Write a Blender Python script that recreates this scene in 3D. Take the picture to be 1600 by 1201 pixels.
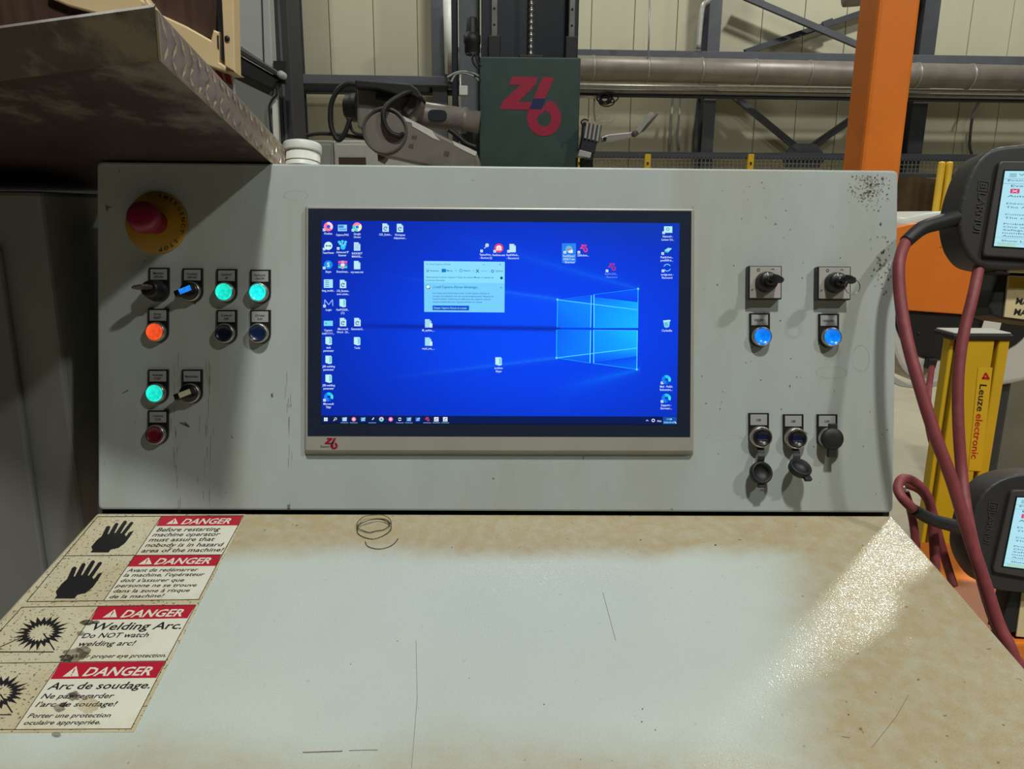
import bpy, bmesh, math, random
from mathutils import Vector, Matrix
random.seed(7)
for _o in list(bpy.data.objects):
    bpy.data.objects.remove(_o)
SC = bpy.context.scene
COL = SC.collection
# ------------------------------------------------------------------ camera
FPX, CX, CY = 1150.0, 800.0, 600.5
TH = math.radians(13)
F = Vector((.0125, math.cos(TH), -math.sin(TH))).normalized()
_z = Vector((0, 0, 1))
D0 = -(_z - _z.dot(F) * F).normalized()
R0 = D0.cross(F)
_d = -(0.0055 - D0.x)
D = math.cos(_d) * D0 - math.sin(_d) * R0
R = D.cross(F)
C = Vector((0, 0, 1.5))
cam = bpy.data.cameras.new('camera')
cam.sensor_width = 36
cam.lens = FPX / 1600 * 36
cam.clip_start = .02
cam.clip_end = 100
co = bpy.data.objects.new('camera', cam)
COL.objects.link(co)
co.matrix_world = Matrix(((R.x, -D.x, -F.x, C.x), (R.y, -D.y, -F.y, C.y), (R.z, -D.z, -F.z, C.z), (0, 0, 0, 1)))
SC.camera = co
# ------------------------------------------------------------------ world, lamps, exposure
W = bpy.data.worlds.new('hall_ambient')
SC.world = W
W.use_nodes = True
W.node_tree.nodes['Background'].inputs[0].default_value = (.95, .97, .93, 1)
W.node_tree.nodes['Background'].inputs[1].default_value = .006
SC.view_settings.view_transform = 'Standard'
SC.view_settings.look = 'None'
SC.view_settings.exposure = 0.0
SC.view_settings.gamma = 1.0
SC.view_settings.use_curve_mapping = False


def lamp(name, loc, power, size=.5, col=(.98, 1, .93)):
    l = bpy.data.lights.new(name, 'AREA')
    l.shape = 'DISK'
    l.size = size
    l.energy = power
    l.color = col
    o = bpy.data.objects.new(name, l)
    o.location = loc
    COL.objects.link(o)


# high-bay hall lamps, then three fill lamps added to brighten the background
lamp('high_bay_or_fill_lamp', (.4, -1.7, 7.1), 320, .45)
lamp('high_bay_or_fill_lamp', (4.95, -3.3, 7.1), 290, .45)
lamp('high_bay_or_fill_lamp', (5.25, 7.15, 7.9), 300, .6)
lamp('high_bay_or_fill_lamp', (-.2, 8.6, 7.9), 140, .6)
lamp('high_bay_or_fill_lamp', (-5.5, 5.6, 7.9), 190, .6)
lamp('high_bay_or_fill_lamp', (10.5, 6.2, 7.9), 240, .6)


# ------------------------------------------------------------------ pixel helpers (photo frame 1600 x 1201)
def ray(x, y):
    return ((x - CX) / FPX) * R + ((y - CY) / FPX) * D + F


def atd(x, y, d):
    return C + d * ray(x, y)


class Plane:
    def __init__(s, P, n):
        s.P, s.n = Vector(P), Vector(n).normalized()

    def __call__(s, x, y, w=0.0):
        r = ray(x, y)
        return C + r * ((s.P + s.n * w - C).dot(s.n) / r.dot(s.n))


XA = Vector((1, 0, 0))
_dn = -.006 * R + .9998 * D + .012 * F
_dn.x = 0
VP_ = -_dn.normalized()                      # panel up
NP = XA.cross(VP_)                           # panel normal, towards the operator
PAN = Plane(atd(778, 528, .985), NP)
AL = math.radians(10.2)
DD = Vector((0, math.cos(AL), math.sin(AL)))  # desk depth direction
ND = XA.cross(DD)
BACK = PAN(778, 803)
DSK = Plane(BACK, ND)
YW = math.tan(math.radians(2))
NW = Vector((YW, -1, 0)).normalized()
TW = Vector((1, YW, 0)).normalized()
WAL = Plane((0, 11, 0), NW)


def yplane(Y):
    return Plane((0, Y, 0), (0, -1, 0))


def zs(off, sc, pts):
    """crop coordinates -> photo pixels"""
    return [(off[0] + x * sc, off[1] + y * sc) for x, y in pts]


def frame(P, n, up):
    n = n.normalized()
    u = up - up.dot(n) * n
    u.normalize()
    x = u.cross(n)
    return Matrix(((x.x, u.x, n.x, P.x), (x.y, u.y, n.y, P.y), (x.z, u.z, n.z, P.z), (0, 0, 0, 1)))


def PM(px, py, w=0):
    return frame(PAN(px, py, 0) + NP * w, NP, VP_)


# ------------------------------------------------------------------ materials
def lin(c):
    return tuple(((v / 255) / 12.92 if v / 255 <= .04045 else ((v / 255 + .055) / 1.055) ** 2.4) for v in c[:3])


MATS = {}


def mat(name, rgb, rough=.5, metal=0., var=.15, scale=25., bump=0., bscale=300., emis=0., rgb2=None, lo=.5, hi=.7,
        stretch=(1, 1, 1), spec=.5, speck=None, coat=0.):
    if name in MATS:
        return MATS[name]
    m = bpy.data.materials.new(name)
    m.use_nodes = True
    nt = m.node_tree
    N, L = nt.nodes, nt.links
    b = N['Principled BSDF']
    c = lin(rgb)
    b.inputs['Roughness'].default_value = rough
    b.inputs['Metallic'].default_value = metal
    b.inputs['Specular IOR Level'].default_value = spec
    b.inputs['Coat Weight'].default_value = coat
    tc = N.new('ShaderNodeTexCoord')
    mp = N.new('ShaderNodeMapping')
    mp.inputs['Scale'].default_value = stretch
    L.new(tc.outputs['Object'], mp.inputs[0])
    nz = N.new('ShaderNodeTexNoise')
    nz.inputs['Scale'].default_value = scale
    nz.inputs['Detail'].default_value = 5
    L.new(mp.outputs[0], nz.inputs['Vector'])
    rp = N.new('ShaderNodeValToRGB')
    rp.color_ramp.elements[0].position = .3
    rp.color_ramp.elements[1].position = .7
    k0, k1 = 1 - var, 1 + var * .6
    rp.color_ramp.elements[0].color = (c[0] * k0, c[1] * k0, c[2] * k0, 1)
    rp.color_ramp.elements[1].color = (min(1, c[0] * k1), min(1, c[1] * k1), min(1, c[2] * k1), 1)
    L.new(nz.outputs['Fac'], rp.inputs[0])
    out = rp.outputs[0]
    if rgb2:
        n2 = N.new('ShaderNodeTexNoise')
        n2.inputs['Scale'].default_value = scale * .45
        n2.inputs['Detail'].default_value = 8
        n2.inputs['Roughness'].default_value = .65
        L.new(mp.outputs[0], n2.inputs['Vector'])
        r2 = N.new('ShaderNodeValToRGB')
        r2.color_ramp.elements[0].position = lo
        r2.color_ramp.elements[1].position = hi
        L.new(n2.outputs['Fac'], r2.inputs[0])
        mx = N.new('ShaderNodeMix')
        mx.data_type = 'RGBA'
        L.new(r2.outputs[0], mx.inputs[0])
        L.new(out, mx.inputs[6])
        mx.inputs[7].default_value = lin(rgb2) + (1,)
        out = mx.outputs[2]
    if speck:
        n3 = N.new('ShaderNodeTexNoise')
        n3.inputs['Scale'].default_value = speck[1]
        n3.inputs['Detail'].default_value = 3
        L.new(tc.outputs['Object'], n3.inputs['Vector'])
        r3 = N.new('ShaderNodeValToRGB')
        r3.color_ramp.elements[0].position = speck[2]
        r3.color_ramp.elements[1].position = speck[2] + .06
        L.new(n3.outputs['Fac'], r3.inputs[0])
        m3 = N.new('ShaderNodeMix')
        m3.data_type = 'RGBA'
        L.new(r3.outputs[0], m3.inputs[0])
        L.new(out, m3.inputs[6])
        m3.inputs[7].default_value = lin(speck[0]) + (1,)
        out = m3.outputs[2]
    L.new(out, b.inputs['Base Color'])
    if emis:
        L.new(out, b.inputs['Emission Color'])
        b.inputs['Emission Strength'].default_value = emis
    if bump:
        n4 = N.new('ShaderNodeTexNoise')
        n4.inputs['Scale'].default_value = bscale
        n4.inputs['Detail'].default_value = 2
        L.new(tc.outputs['Object'], n4.inputs['Vector'])
        bp = N.new('ShaderNodeBump')
        bp.inputs['Strength'].default_value = bump
        bp.inputs['Distance'].default_value = .002
        L.new(n4.outputs['Fac'], bp.inputs['Height'])
        L.new(bp.outputs[0], b.inputs['Normal'])
    MATS[name] = m
    return m


def pixels_mat():
    m = bpy.data.materials.new('lit_screen_pixels')
    m.use_nodes = True
    nt = m.node_tree
    b = nt.nodes['Principled BSDF']
    a = nt.nodes.new('ShaderNodeAttribute')
    a.attribute_name = 'Col'
    b.inputs['Base Color'].default_value = (.004, .005, .01, 1)
    b.inputs['Roughness'].default_value = .35
    b.inputs['Specular IOR Level'].default_value = .15
    nt.links.new(a.outputs['Color'], b.inputs['Emission Color'])
    b.inputs['Emission Strength'].default_value = 1.0
    return m


PIX = pixels_mat()


# ------------------------------------------------------------------ mesh builder
class MB:
    def __init__(s):
        s.v, s.f, s.fm, s.sm, s.mats, s.col = [], [], [], [], [], []

    def mi(s, m):
        if m not in s.mats:
            s.mats.append(m)
        return s.mats.index(m)

    def add(s, vs, fs, m, smooth=False, col=None):
        o = len(s.v)
        s.v += [Vector(p) for p in vs]
        k = s.mi(m)
        for i, f in enumerate(fs):
            s.f.append([o + j for j in f])
            s.fm.append(k)
            s.sm.append(smooth)
            s.col.append(col)
        return s

    def addbm(s, bm, m, smooth=False):
        bm.verts.index_update()
        s.add([v.co.copy() for v in bm.verts], [[v.index for v in f.verts] for f in bm.faces], m, smooth)
        bm.free()
        return s

    def poly(s, pts, m, col=None):
        return s.add(pts, [list(range(len(pts)))], m, col=col)

    def loft(s, front, back, m, bev=0., seg=2, smooth=False, frontonly=False):
        """closed solid between two loops with the same point count"""
        n = len(front)
        bm = bmesh.new()
        a = [bm.verts.new(p) for p in front]
        b = [bm.verts.new(p) for p in back]
        ff = bm.faces.new(a)
        bm.faces.new(b[::-1])
        for i in range(n):
            bm.faces.new((a[i], b[i], b[(i + 1) % n], a[(i + 1) % n]))
        bmesh.ops.recalc_face_normals(bm, faces=bm.faces)
        if bev:
            es = [e for e in bm.edges if (e.verts[0] in a and e.verts[1] in a)] if frontonly else list(bm.edges)
            bmesh.ops.bevel(bm, geom=es, offset=bev, segments=seg, affect='EDGES', profile=.5, clamp_overlap=True)
        return s.addbm(bm, m, smooth)

    def prism(s, pts, ext, m, bev=0., seg=2, frontonly=True):
        e = Vector(ext)
        return s.loft([Vector(p) for p in pts], [Vector(p) + e for p in pts], m, bev, seg, frontonly=frontonly)

    def box(s, M, x0, x1, y0, y1, z0, z1, m, bev=0., seg=2):
        pts = [M @ Vector(p) for p in ((x0, y0, z1), (x1, y0, z1), (x1, y1, z1), (x0, y1, z1))]
        e = (M.to_3x3() @ Vector((0, 0, z0 - z1)))
        return s.prism(pts, e, m, bev, seg, frontonly=False)

    def wbox(s, x0, x1, y0, y1, z0, z1, m, bev=0.):
        return s.box(Matrix(), x0, x1, y0, y1, z0, z1, m, bev)

    def lathe(s, M, prof, m, seg=28, smooth=True):
        """profile (r, z) along the local Z of M"""
        vs, fs, rings = [], [], []
        for r, z in prof:
            if r < 1e-6:
                rings.append([len(vs)])
                vs.append(M @ Vector((0, 0, z)))
            else:
                rings.append(list(range(len(vs), len(vs) + seg)))
                for i in range(seg):
                    a = 2 * math.pi * i / seg
                    vs.append(M @ Vector((r * math.cos(a), r * math.sin(a), z)))
        for A, B in zip(rings, rings[1:]):
            for i in range(seg):
                j = (i + 1) % seg
                if len(A) == 1 and len(B) == 1:
                    break
                if len(A) == 1:
                    fs.append([A[0], B[i], B[j]])
                elif len(B) == 1:
                    fs.append([A[i], A[j], B[0]])
                else:
                    fs.append([A[i], A[j], B[j], B[i]])
        o = len(s.f)
        s.add(vs, fs, m, smooth)
        return s

    def tube(s, pts, r, m, seg=10, sub=6, closed=False, caps=True):
        P = [Vector(p) for p in pts]
        n = len(P)
        path = []
        if n > 2 and sub > 1:
            rng = range(n if closed else n - 1)
            for i in rng:
                if closed:
                    p0, p1, p2, p3 = P[(i - 1) % n], P[i], P[(i + 1) % n], P[(i + 2) % n]
                else:
                    p0, p1, p2, p3 = P[max(i - 1, 0)], P[i], P[i + 1], P[min(i + 2, n - 1)]
                for k in range(sub):
                    t = k / sub
                    path.append(.5 * ((2 * p1) + (-p0 + p2) * t + (2 * p0 - 5 * p1 + 4 * p2 - p3) * t * t + (-p0 + 3 * p1 - 3 * p2 + p3) * t ** 3))
            if not closed:
                path.append(P[-1])
        else:
            path = P
        vs, fs = [], []
        m_ = len(path)
        prev = None
        for i, p in enumerate(path):
            if closed:
                t = path[(i + 1) % m_] - path[i - 1]
            else:
                t = path[min(i + 1, m_ - 1)] - path[max(i - 1, 0)]
            t.normalize()
            if prev is None:
                q = Vector((0, 0, 1)) if abs(t.z) < .9 else Vector((1, 0, 0))
                u = t.cross(q).normalized()
            else:
                u = (prev - prev.dot(t) * t).normalized()
            prev = u
            w = t.cross(u)
            rr = r(i / max(1, m_ - 1)) if callable(r) else r
            for k in range(seg):
                a = 2 * math.pi * k / seg
                vs.append(p + rr * (math.cos(a) * u + math.sin(a) * w))
        for i in range(m_ if closed else m_ - 1):
            for k in range(seg):
                a, b = i * seg + k, i * seg + (k + 1) % seg
                c, d = ((i + 1) % m_) * seg + (k + 1) % seg, ((i + 1) % m_) * seg + k
                fs.append([a, b, c, d])
        if caps and not closed:
            fs.append(list(range(seg))[::-1])
            fs.append(list(range((m_ - 1) * seg, m_ * seg)))
        return s.add(vs, fs, m, True)

    def build(s, name, parent=None, label=None, cat=None, group=None, kind=None, org=None):
        xs = [v.x for v in s.v]
        ys = [v.y for v in s.v]
        zz = [v.z for v in s.v]
        if org is None:
            org = Vector(((min(xs) + max(xs)) / 2, (min(ys) + max(ys)) / 2, min(zz)))
        me = bpy.data.meshes.new(name)
        me.from_pydata([tuple(v - org) for v in s.v], [], s.f)
        for m in s.mats:
            me.materials.append(m)
        me.polygons.foreach_set('material_index', s.fm)
        me.polygons.foreach_set('use_smooth', s.sm)
        if any(c is not None for c in s.col):
            at = me.color_attributes.new('Col', 'FLOAT_COLOR', 'CORNER')
            buf = []
            for f, c in zip(s.f, s.col):
                if c is None:
                    c = (0, 0, 0)
                if isinstance(c, list):
                    for cc in c:
                        buf += [cc[0], cc[1], cc[2], 1]
                else:
                    buf += [c[0], c[1], c[2], 1] * len(f)
            at.data.foreach_set('color', buf)
        me.update()
        o = bpy.data.objects.new(name, me)
        COL.objects.link(o)
        return place(o, org, parent, label, cat, group, kind)


ORG = {}


def place(o, org, parent=None, label=None, cat=None, group=None, kind=None):
    ORG[o] = Vector(org)
    if parent:
        o.parent = parent
        o.location = Vector(org) - ORG[parent]
    else:
        o.location = org
    if label:
        o['label'] = label
    if cat:
        o['category'] = cat
    if group:
        o['group'] = group
    if kind:
        o['kind'] = kind
    return o


def thing(name, label, cat, org, group=None, kind=None):
    o = bpy.data.objects.new(name, None)
    o.empty_display_size = .1
    COL.objects.link(o)
    return place(o, org, None, label, cat, group, kind)


# ------------------------------------------------------------------ lettering
_glyph = {}
_capH = None


def glyphs(txt, bold):
    key = (txt, bold)
    if key in _glyph:
        return _glyph[key]
    cu = bpy.data.curves.new('lettering', 'FONT')
    cu.body = txt
    cu.size = 1
    cu.resolution_u = 2
    cu.offset = bold
    o = bpy.data.objects.new('lettering', cu)
    COL.objects.link(o)
    bpy.context.view_layer.update()
    me = bpy.data.meshes.new_from_object(o.evaluated_get(bpy.context.evaluated_depsgraph_get()))
    vs = [v.co.copy() for v in me.vertices]
    fs = [list(p.vertices) for p in me.polygons]
    bpy.data.objects.remove(o)
    bpy.data.curves.remove(cu)
    bpy.data.meshes.remove(me)
    _glyph[key] = (vs, fs)
    return vs, fs


def text(mb, pl, txt, L, Rr, cap, m, w=.0003, bold=0., up=None, ital=0., col=None):
    """flat lettering on plane pl: baseline from pixel L to pixel Rr, cap height in pixels, up = unit pixel direction of the stems"""
    global _capH
    if _capH is None:
        _capH = max(v.y for v in glyphs('H', 0)[0])
    vs, fs = glyphs(txt, bold)
    if not vs:
        return
    x0, x1 = min(v.x for v in vs), max(v.x for v in vs)
    if up is None:
        dx, dy = Rr[0] - L[0], Rr[1] - L[1]
        n = math.hypot(dx, dy)
        up = (dy / n, -dx / n)
    T = (L[0] + up[0] * cap, L[1] + up[1] * cap)
    a, b, t = pl(L[0], L[1], w), pl(Rr[0], Rr[1], w), pl(T[0], T[1], w)
    U, V = (b - a) / (x1 - x0), (t - a) / _capH
    mb.add([a + U * (v.x - x0 + ital * v.y) + V * v.y for v in vs], fs, m, col=col)


def textc(mb, pl, txt, cx, base, cap, m, w=.0003, bold=0., col=None, wid=None):
    """centred single line; width from the lettering itself unless given"""
    vs, fs = glyphs(txt, bold)
    if not vs:
        return
    global _capH
    if _capH is None:
        _capH = max(v.y for v in glyphs('H', 0)[0])
    if wid is None:
        wid = (max(v.x for v in vs) - min(v.x for v in vs)) * cap / _capH
    text(mb, pl, txt, (cx - wid / 2, base), (cx + wid / 2, base), cap, m, w, bold, col=col)


def smooth_loop(pts, sub=4):
    n = len(pts)
    out = []
    for i in range(n):
        p0, p1, p2, p3 = [Vector(pts[(i + k) % n]) for k in (-1, 0, 1, 2)]
        for k in range(sub):
            t = k / sub
            q = .5 * ((2 * p1) + (-p0 + p2) * t + (2 * p0 - 5 * p1 + 4 * p2 - p3) * t * t + (-p0 + 3 * p1 - 3 * p2 + p3) * t ** 3)
            out.append(tuple(q))
    return out


def rquad(q, r, k=4):
    """quad of pixel corners with rounded corners"""
    out = []
    for i in range(4):
        p, a, b = Vector(q[i]), Vector(q[i - 1]), Vector(q[(i + 1) % 4])
        s, e = p + (a - p).normalized() * r, p + (b - p).normalized() * r
        for j in range(k + 1):
            t = j / k
            out.append(tuple(s * (1 - t) ** 2 + 2 * p * t * (1 - t) + e * t * t))
    return out


def ell(cx, cy, rx, ry, n=24, a0=0, a1=360):
    full = abs(a1 - a0) >= 360
    k = n if full else n + 1
    return [(cx + rx * math.cos(math.radians(a0 + (a1 - a0) * i / n)), cy + ry * math.sin(math.radians(a0 + (a1 - a0) * i / n))) for i in range(k)]


def blob(cx, cy, rx, ry, n=18, j=.25, rng=random):
    return [(cx + rx * math.cos(2 * math.pi * i / n) * (1 + rng.uniform(-j, j)), cy + ry * math.sin(2 * math.pi * i / n) * (1 + rng.uniform(-j, j))) for i in range(n)]


# ================================================================== SETTING
m_floor = mat('concrete_floor', (178, 168, 146), .7, var=.12, scale=1.5, rgb2=(140, 130, 112), lo=.5, hi=.8)
m_wallp = mat('cream_wall_sheet', (196, 190, 164), .55, var=.06, scale=2, rgb2=(165, 156, 130), lo=.55, hi=.85, stretch=(1, 1, .25))
m_joint = mat('wall_joint_shadow_gap', (160, 152, 130), .8)
m_steel = mat('grey_structural_steel', (82, 84, 90), .55, var=.15, scale=6)
m_steel2 = mat('dark_structural_steel', (60, 62, 68), .55, var=.15, scale=6)
m_zinc = mat('zinc_pipe', (150, 146, 138), .4, .35, var=.2, scale=9)
m_duct = mat('galvanised_duct', (140, 130, 122), .45, .3, var=.2, scale=5)
m_pipe = mat('bright_conduit', (186, 184, 176), .35, .4)
m_black = mat('black_rubber', (26, 26, 28), .55, var=.2, scale=40)
m_yellow = mat('safety_yellow_paint', (214, 172, 32), .4, var=.12, scale=14, rgb2=(150, 120, 30), lo=.62, hi=.8)
m_white = mat('white_plastic', (214, 214, 206), .45, var=.06)
m_ltgrey = mat('pale_grey_sheet_metal', (170, 172, 166), .5, var=.1, scale=5)

MB().wbox(-7, 13, -3, 12.6, -.1, 0, m_floor).build('floor', kind='structure')
wb = MB()
wb.prism([Vector((0, 11, 0)) + TW * t + Vector((0, 0, z)) - NW * .02 for t, z in ((-7, 0), (12.5, 0), (12.5, 8), (-7, 8))], -NW * .2, m_joint)
wall = wb.build('wall_back', kind='structure')
t = -6.6
while t < 11.9:
    b = MB()
    b.prism([Vector((0, 11, 0)) + TW * tt + Vector((0, 0, z)) for tt, z in ((t + .005, .0), (t + .595, .0), (t + .595, 7.9), (t + .005, 7.9))], -NW * .02, m_wallp, .005, 1)
    b.build('wall_panel', wall)
    t += .6


def wallpiece(name, q, off, th, m, label, cat, bev=.01, group=None, parent=None):
    b = MB()
    b.prism([WAL(x, y, off) for x, y in q], -NW * th, m, bev, 1)
    return b.build(name, parent, label, cat, group)


def wcol(name, px, y, wpx, off, th, m, label, cat='column', flange=True):
    """upright H-section standing on the floor, found by the pixel of its face at height y"""
    p = WAL(px, y, off)
    h = wpx / FPX * (p - C).dot(F) / 2
    b = MB()
    M = frame(Vector((p.x, p.y, 0)), NW, _z)
    b.box(M, -h, h, 0, 7.6, -.02, 0, m)
    b.box(M, -.012, .012, 0, 7.6, -th, -.02, m)
    b.box(M, -h, h, 0, 7.6, -th - .02, -th, m)
    return b.build(name, None, label, cat, 'steel columns of the hall wall')


wcol('steel_column', 453, 110, 28, .55, .35, m_steel2, 'dark steel column next to the pale enclosure door')
wcol('steel_column', 686, 60, 23, .45, .3, m_steel, 'grey steel column between cream wall and white downpipe')
wcol('steel_column', 1112, 120, 19, .34, .3, m_steel, 'grey steel column where the two lower braces start, beside thin conduits')
wcol('steel_column', 1444, 120, 24, .34, .3, m_steel2, 'dark steel column just right of the orange post')


def wbeam(name, x0, y0, x1, y1, hpx, off, th, m, label, cat='beam'):
    b = MB()
    b.prism([WAL(x0, y0 - hpx / 2, off), WAL(x1, y1 - hpx / 2, off), WAL(x1, y1 + hpx / 2, off), WAL(x0, y0 + hpx / 2, off)], -NW * th, m, .008, 1)
    b.prism([WAL(x0, y0 + hpx / 2 - 2, off + .05), WAL(x1, y1 + hpx / 2 - 2, off + .05), WAL(x1, y1 + hpx / 2, off + .05), WAL(x0, y0 + hpx / 2, off + .05)], -NW * .05, m)
    return b.build(name, None, label, cat)


wbeam('wall_girt_or_strip', 440, 122, 760, 127, 14, .58, .2, m_steel, 'grey horizontal girt below the large cream wall sheets')
wbeam('wall_girt_or_strip', 440, 137, 760, 141, 12, .3, .2, m_steel2, 'dark horizontal strip in the gap under the grey girt')  # dark strip across the gap below the girt
wbeam('wall_girt_or_strip', 700, 80, 1720, 97, 14, .6, .2, m_steel, 'long grey girt running above the round duct')
wbeam('wall_girt_or_strip', 700, 239, 1720, 247, 9, .4, .2, m_steel2, 'low dark girt behind the mesh fence')


def brace(x0, y0, x1, y1, wpx, off, m, label, th=.06):
    b = MB()
    d = Vector((x1 - x0, y1 - y0)).normalized()
    n = Vector((-d.y, d.x)) * wpx / 2
    q = [(x0 + n.x, y0 + n.y), (x1 + n.x, y1 + n.y), (x1 - n.x, y1 - n.y), (x0 - n.x, y0 - n.y)]
    b.prism([WAL(x, y, off) for x, y in q], -NW * th, m, .006, 1)
    k = 1.6 / wpx
    q = [(x0 + n.x, y0 + n.y), (x1 + n.x, y1 + n.y), (x1 + n.x * (1 - 2 * k), y1 + n.y * (1 - 2 * k)), (x0 + n.x * (1 - 2 * k), y0 + n.y * (1 - 2 * k))]
    b.prism([WAL(x, y, off + .06) for x, y in q], -NW * .06, m)
    return b.build('diagonal_brace', None, label, 'brace')


brace(1165, -6, 1385, 88, 10, .28, m_steel, 'diagonal steel brace falling to the right above the duct, in front at the crossing')
o = brace(1165, 81, 1432, -9, 9, .12, m_steel2, 'diagonal steel brace rising to the right above the duct, behind at the crossing')
b = MB()
b.prism([WAL(x, y, .24) for x, y in zs((880, 0), .45, [(900, 75), (935, 62), (945, 82), (908, 100)])], -NW * .03, m_steel2)
b.build('splice_plate', o)
brace(1146, 148, 1248, 232, 10, .28, m_steel, 'diagonal steel brace below the duct falling right to the gusset plate')
brace(1422, 124, 1268, 230, 10, .28, m_steel, 'diagonal steel brace below the duct falling left to the gusset plate')
wallpiece('gusset_plate', [(1240, 224), (1276, 224), (1292, 245), (1280, 262), (1228, 262), (1224, 245)], .33, .05, m_steel, 'grey gusset plate where the two lower braces meet', 'plate')


def wpipe(name, pts, r, off, m, label, cat, sub=1, group=None):
    b = MB()
    b.tube([WAL(x, y, off) for x, y in pts], r, m, 12, sub)
    return b.build(name, None, label, cat, group)


du = wpipe('air_duct', [(700, 102), (1720, 124)], .155, .85, m_duct, 'large round galvanised duct running along the wall under the girt', 'duct')
for k in range(9):
    x = 925 + k * 84
    b = MB()
    p0, p1 = WAL(x, 102 + (x - 700) * .0216, .85), WAL(x + 3, 102 + (x - 697) * .0216, .85)
    b.tube([p0, p1], .163, m_zinc, 16, 1)
    b.build('duct_seam', du)
for y, r, of_, mm, lb in ((125, .022, .62, m_pipe, 'bright conduit directly under the duct'), (132, .03, .55, m_pipe, 'bright conduit, second below the duct'),
                     (139, .024, .48, m_zinc, 'dull conduit, third below the duct'), (145.5, .03, .41, m_steel2, 'dark conduit, lowest below the duct')):
    wpipe('conduit', [(700, y - 1), (1720, y + 14)], r, of_, mm, lb, 'pipe')
wpipe('conduit', [(905, 151), (938, 152)], .02, .5, m_pipe, 'short stub of conduit beside the coiled wires', 'pipe')
wpipe('conduit', [(1015, -4), (1014, 60), (1011, 122)], .012, .95, m_zinc, 'thin upright conduit crossing in front of the duct', 'pipe')
wpipe('conduit', [(1118, -10), (1106, 2), (1098, 10), (1094, 40), (1091, 76)], .035, .6, m_pipe, 'bright bent pipe at the top of a grey column', 'pipe', 4)
wpipe('conduit', [(1051, 150), (1048, 190), (1046, 236)], .02, .2, m_ltgrey, 'pale thin conduit on cream wall left of the lower brace', 'pipe')
wpipe('conduit', [(1063, 150), (1059, 210), (1061, 236)], .014, .2, m_ltgrey, 'very thin bent conduit on cream wall left of the lower brace', 'pipe')
wpipe('conduit', [(1532, 155), (1524, 170), (1519, 185), (1515, 225), (1519, 243)], .018, .2, m_steel, 'thin kinked conduit on the wall above the upper handheld pendant', 'pipe', 3)
wpipe('conduit', [(1092, 154), (1088, 200), (1085, 262)], .03, .33, m_steel, 'grey upright conduit hugging a grey column below the duct', 'pipe')
wpipe('downpipe', [(701, -5), (704, 116)], .075, .6, m_white, 'white upright downpipe beside a grey column', 'pipe')
b = MB()
for k in range(7):
    cx, cy, rr = 946 + random.uniform(-5, 6), 154 + random.uniform(-2, 5), random.uniform(8, 15)
    b.tube([WAL(x, y, .46 + .02 * k) for x, y in ell(cx, cy, rr, rr * random.uniform(.5, .8), 14)], .009, m_black, 6, 2, closed=True)
b.build('wire_coil', None, 'tangled coil of dark wires hanging under the conduits', 'wire')
wpipe('drop_cable', [(929, 146), (928, 172), (930, 190)], .012, .43, m_ltgrey, 'short pale cable hanging above the finned sensor head', 'cable')

# mesh safety fence: yellow posts and wire panels
YF = yplane(8.6)
m_mesh = mat('fence_wire', (120, 118, 112), .5)
m_fdark = mat('fence_kick_sheet', (82, 68, 50), .6, var=.25, scale=3, rgb2=(56, 46, 34), lo=.45, hi=.7)
fence = thing('safety_fence', 'wire mesh safety fence with yellow posts in front of the hall wall', 'fence', (2, 8.6, 0))
for px, wpx in ((1012, 9), (1173, 9), (1328, 5), (1337, 9), (905, 9), (1560, 9)):
    p = YF(px, 241)
    h = wpx / FPX * (p - C).dot(F) / 2
    b = MB()
    b.wbox(p.x - h, p.x + h, 8.57, 8.63, 0, p.z, m_yellow, .004)
    for zc in (.1, .22, .34):
        b.wbox(p.x - h * .35, p.x + h * .35, 8.566, 8.57, p.z - zc - .015, p.z - zc + .015, m_black)
    b.build('fence_post', fence)
b = MB()
z0, z1 = YF(1100, 300).z, YF(1100, 245).z
xa, xb = YF(902, 250).x, YF(1640, 250).x
k = 0
while xa + k * .045 < xb:
    b.wbox(xa + k * .045, xa + k * .045 + .006, 8.6, 8.606, z0, z1, m_mesh)
    k += 1
k = 0
while z0 + k * .045 < z1:
    b.wbox(xa, xb, 8.606, 8.612, z0 + k * .045, z0 + k * .045 + .006, m_mesh)
    k += 1
b.build('wire_mesh', fence, kind='stuff')
b = MB()
b.wbox(xa, xb, 8.6, 8.62, z1 - .02, z1 + .03, m_steel2)
b.build('top_rail', fence)
m_scrn = mat('brown_screen_sheet', (84, 68, 48), .9, var=.25, scale=3, rgb2=(58, 46, 32), lo=.45, hi=.7, spec=.1)
# brown sheet screen behind the orange machine
YB = yplane(8.2)
b = MB()
n = 30
x0_, x1_ = YB(1300, 300).x, YB(1680, 300).x
zt = YB(1450, 274).z
fr = [Vector((x0_ + (x1_ - x0_) * i / n, 8.2 + .03 * math.sin(i * 1.3), zt - .05 * abs(math.sin(i * .32)))) for i in range(n + 1)]
for i in range(n):
    a, c = fr[i], fr[i + 1]
    b.add([a, c, Vector((c.x, c.y, .9)), Vector((a.x, a.y, .9)), a + Vector((0, .01, 0)), c + Vector((0, .01, 0)), Vector((c.x, c.y + .01, .9)), Vector((a.x, a.y + .01, .9))],
          [[0, 1, 2, 3], [7, 6, 5, 4], [0, 4, 5, 1], [3, 2, 6, 7]], m_scrn, False)
wc = b.build('screen_sheet')
scr = thing('welding_screen', 'brown sagging welding screen hung behind the orange machine', 'screen', (x0_, 8.2, 0))
wc.parent = scr
wc.location = ORG[wc] - ORG[scr]
b = MB()
b.wbox(x0_, x1_, 8.24, 8.27, zt - .02, zt + .02, m_steel2)
b.build('rail', scr)
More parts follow.
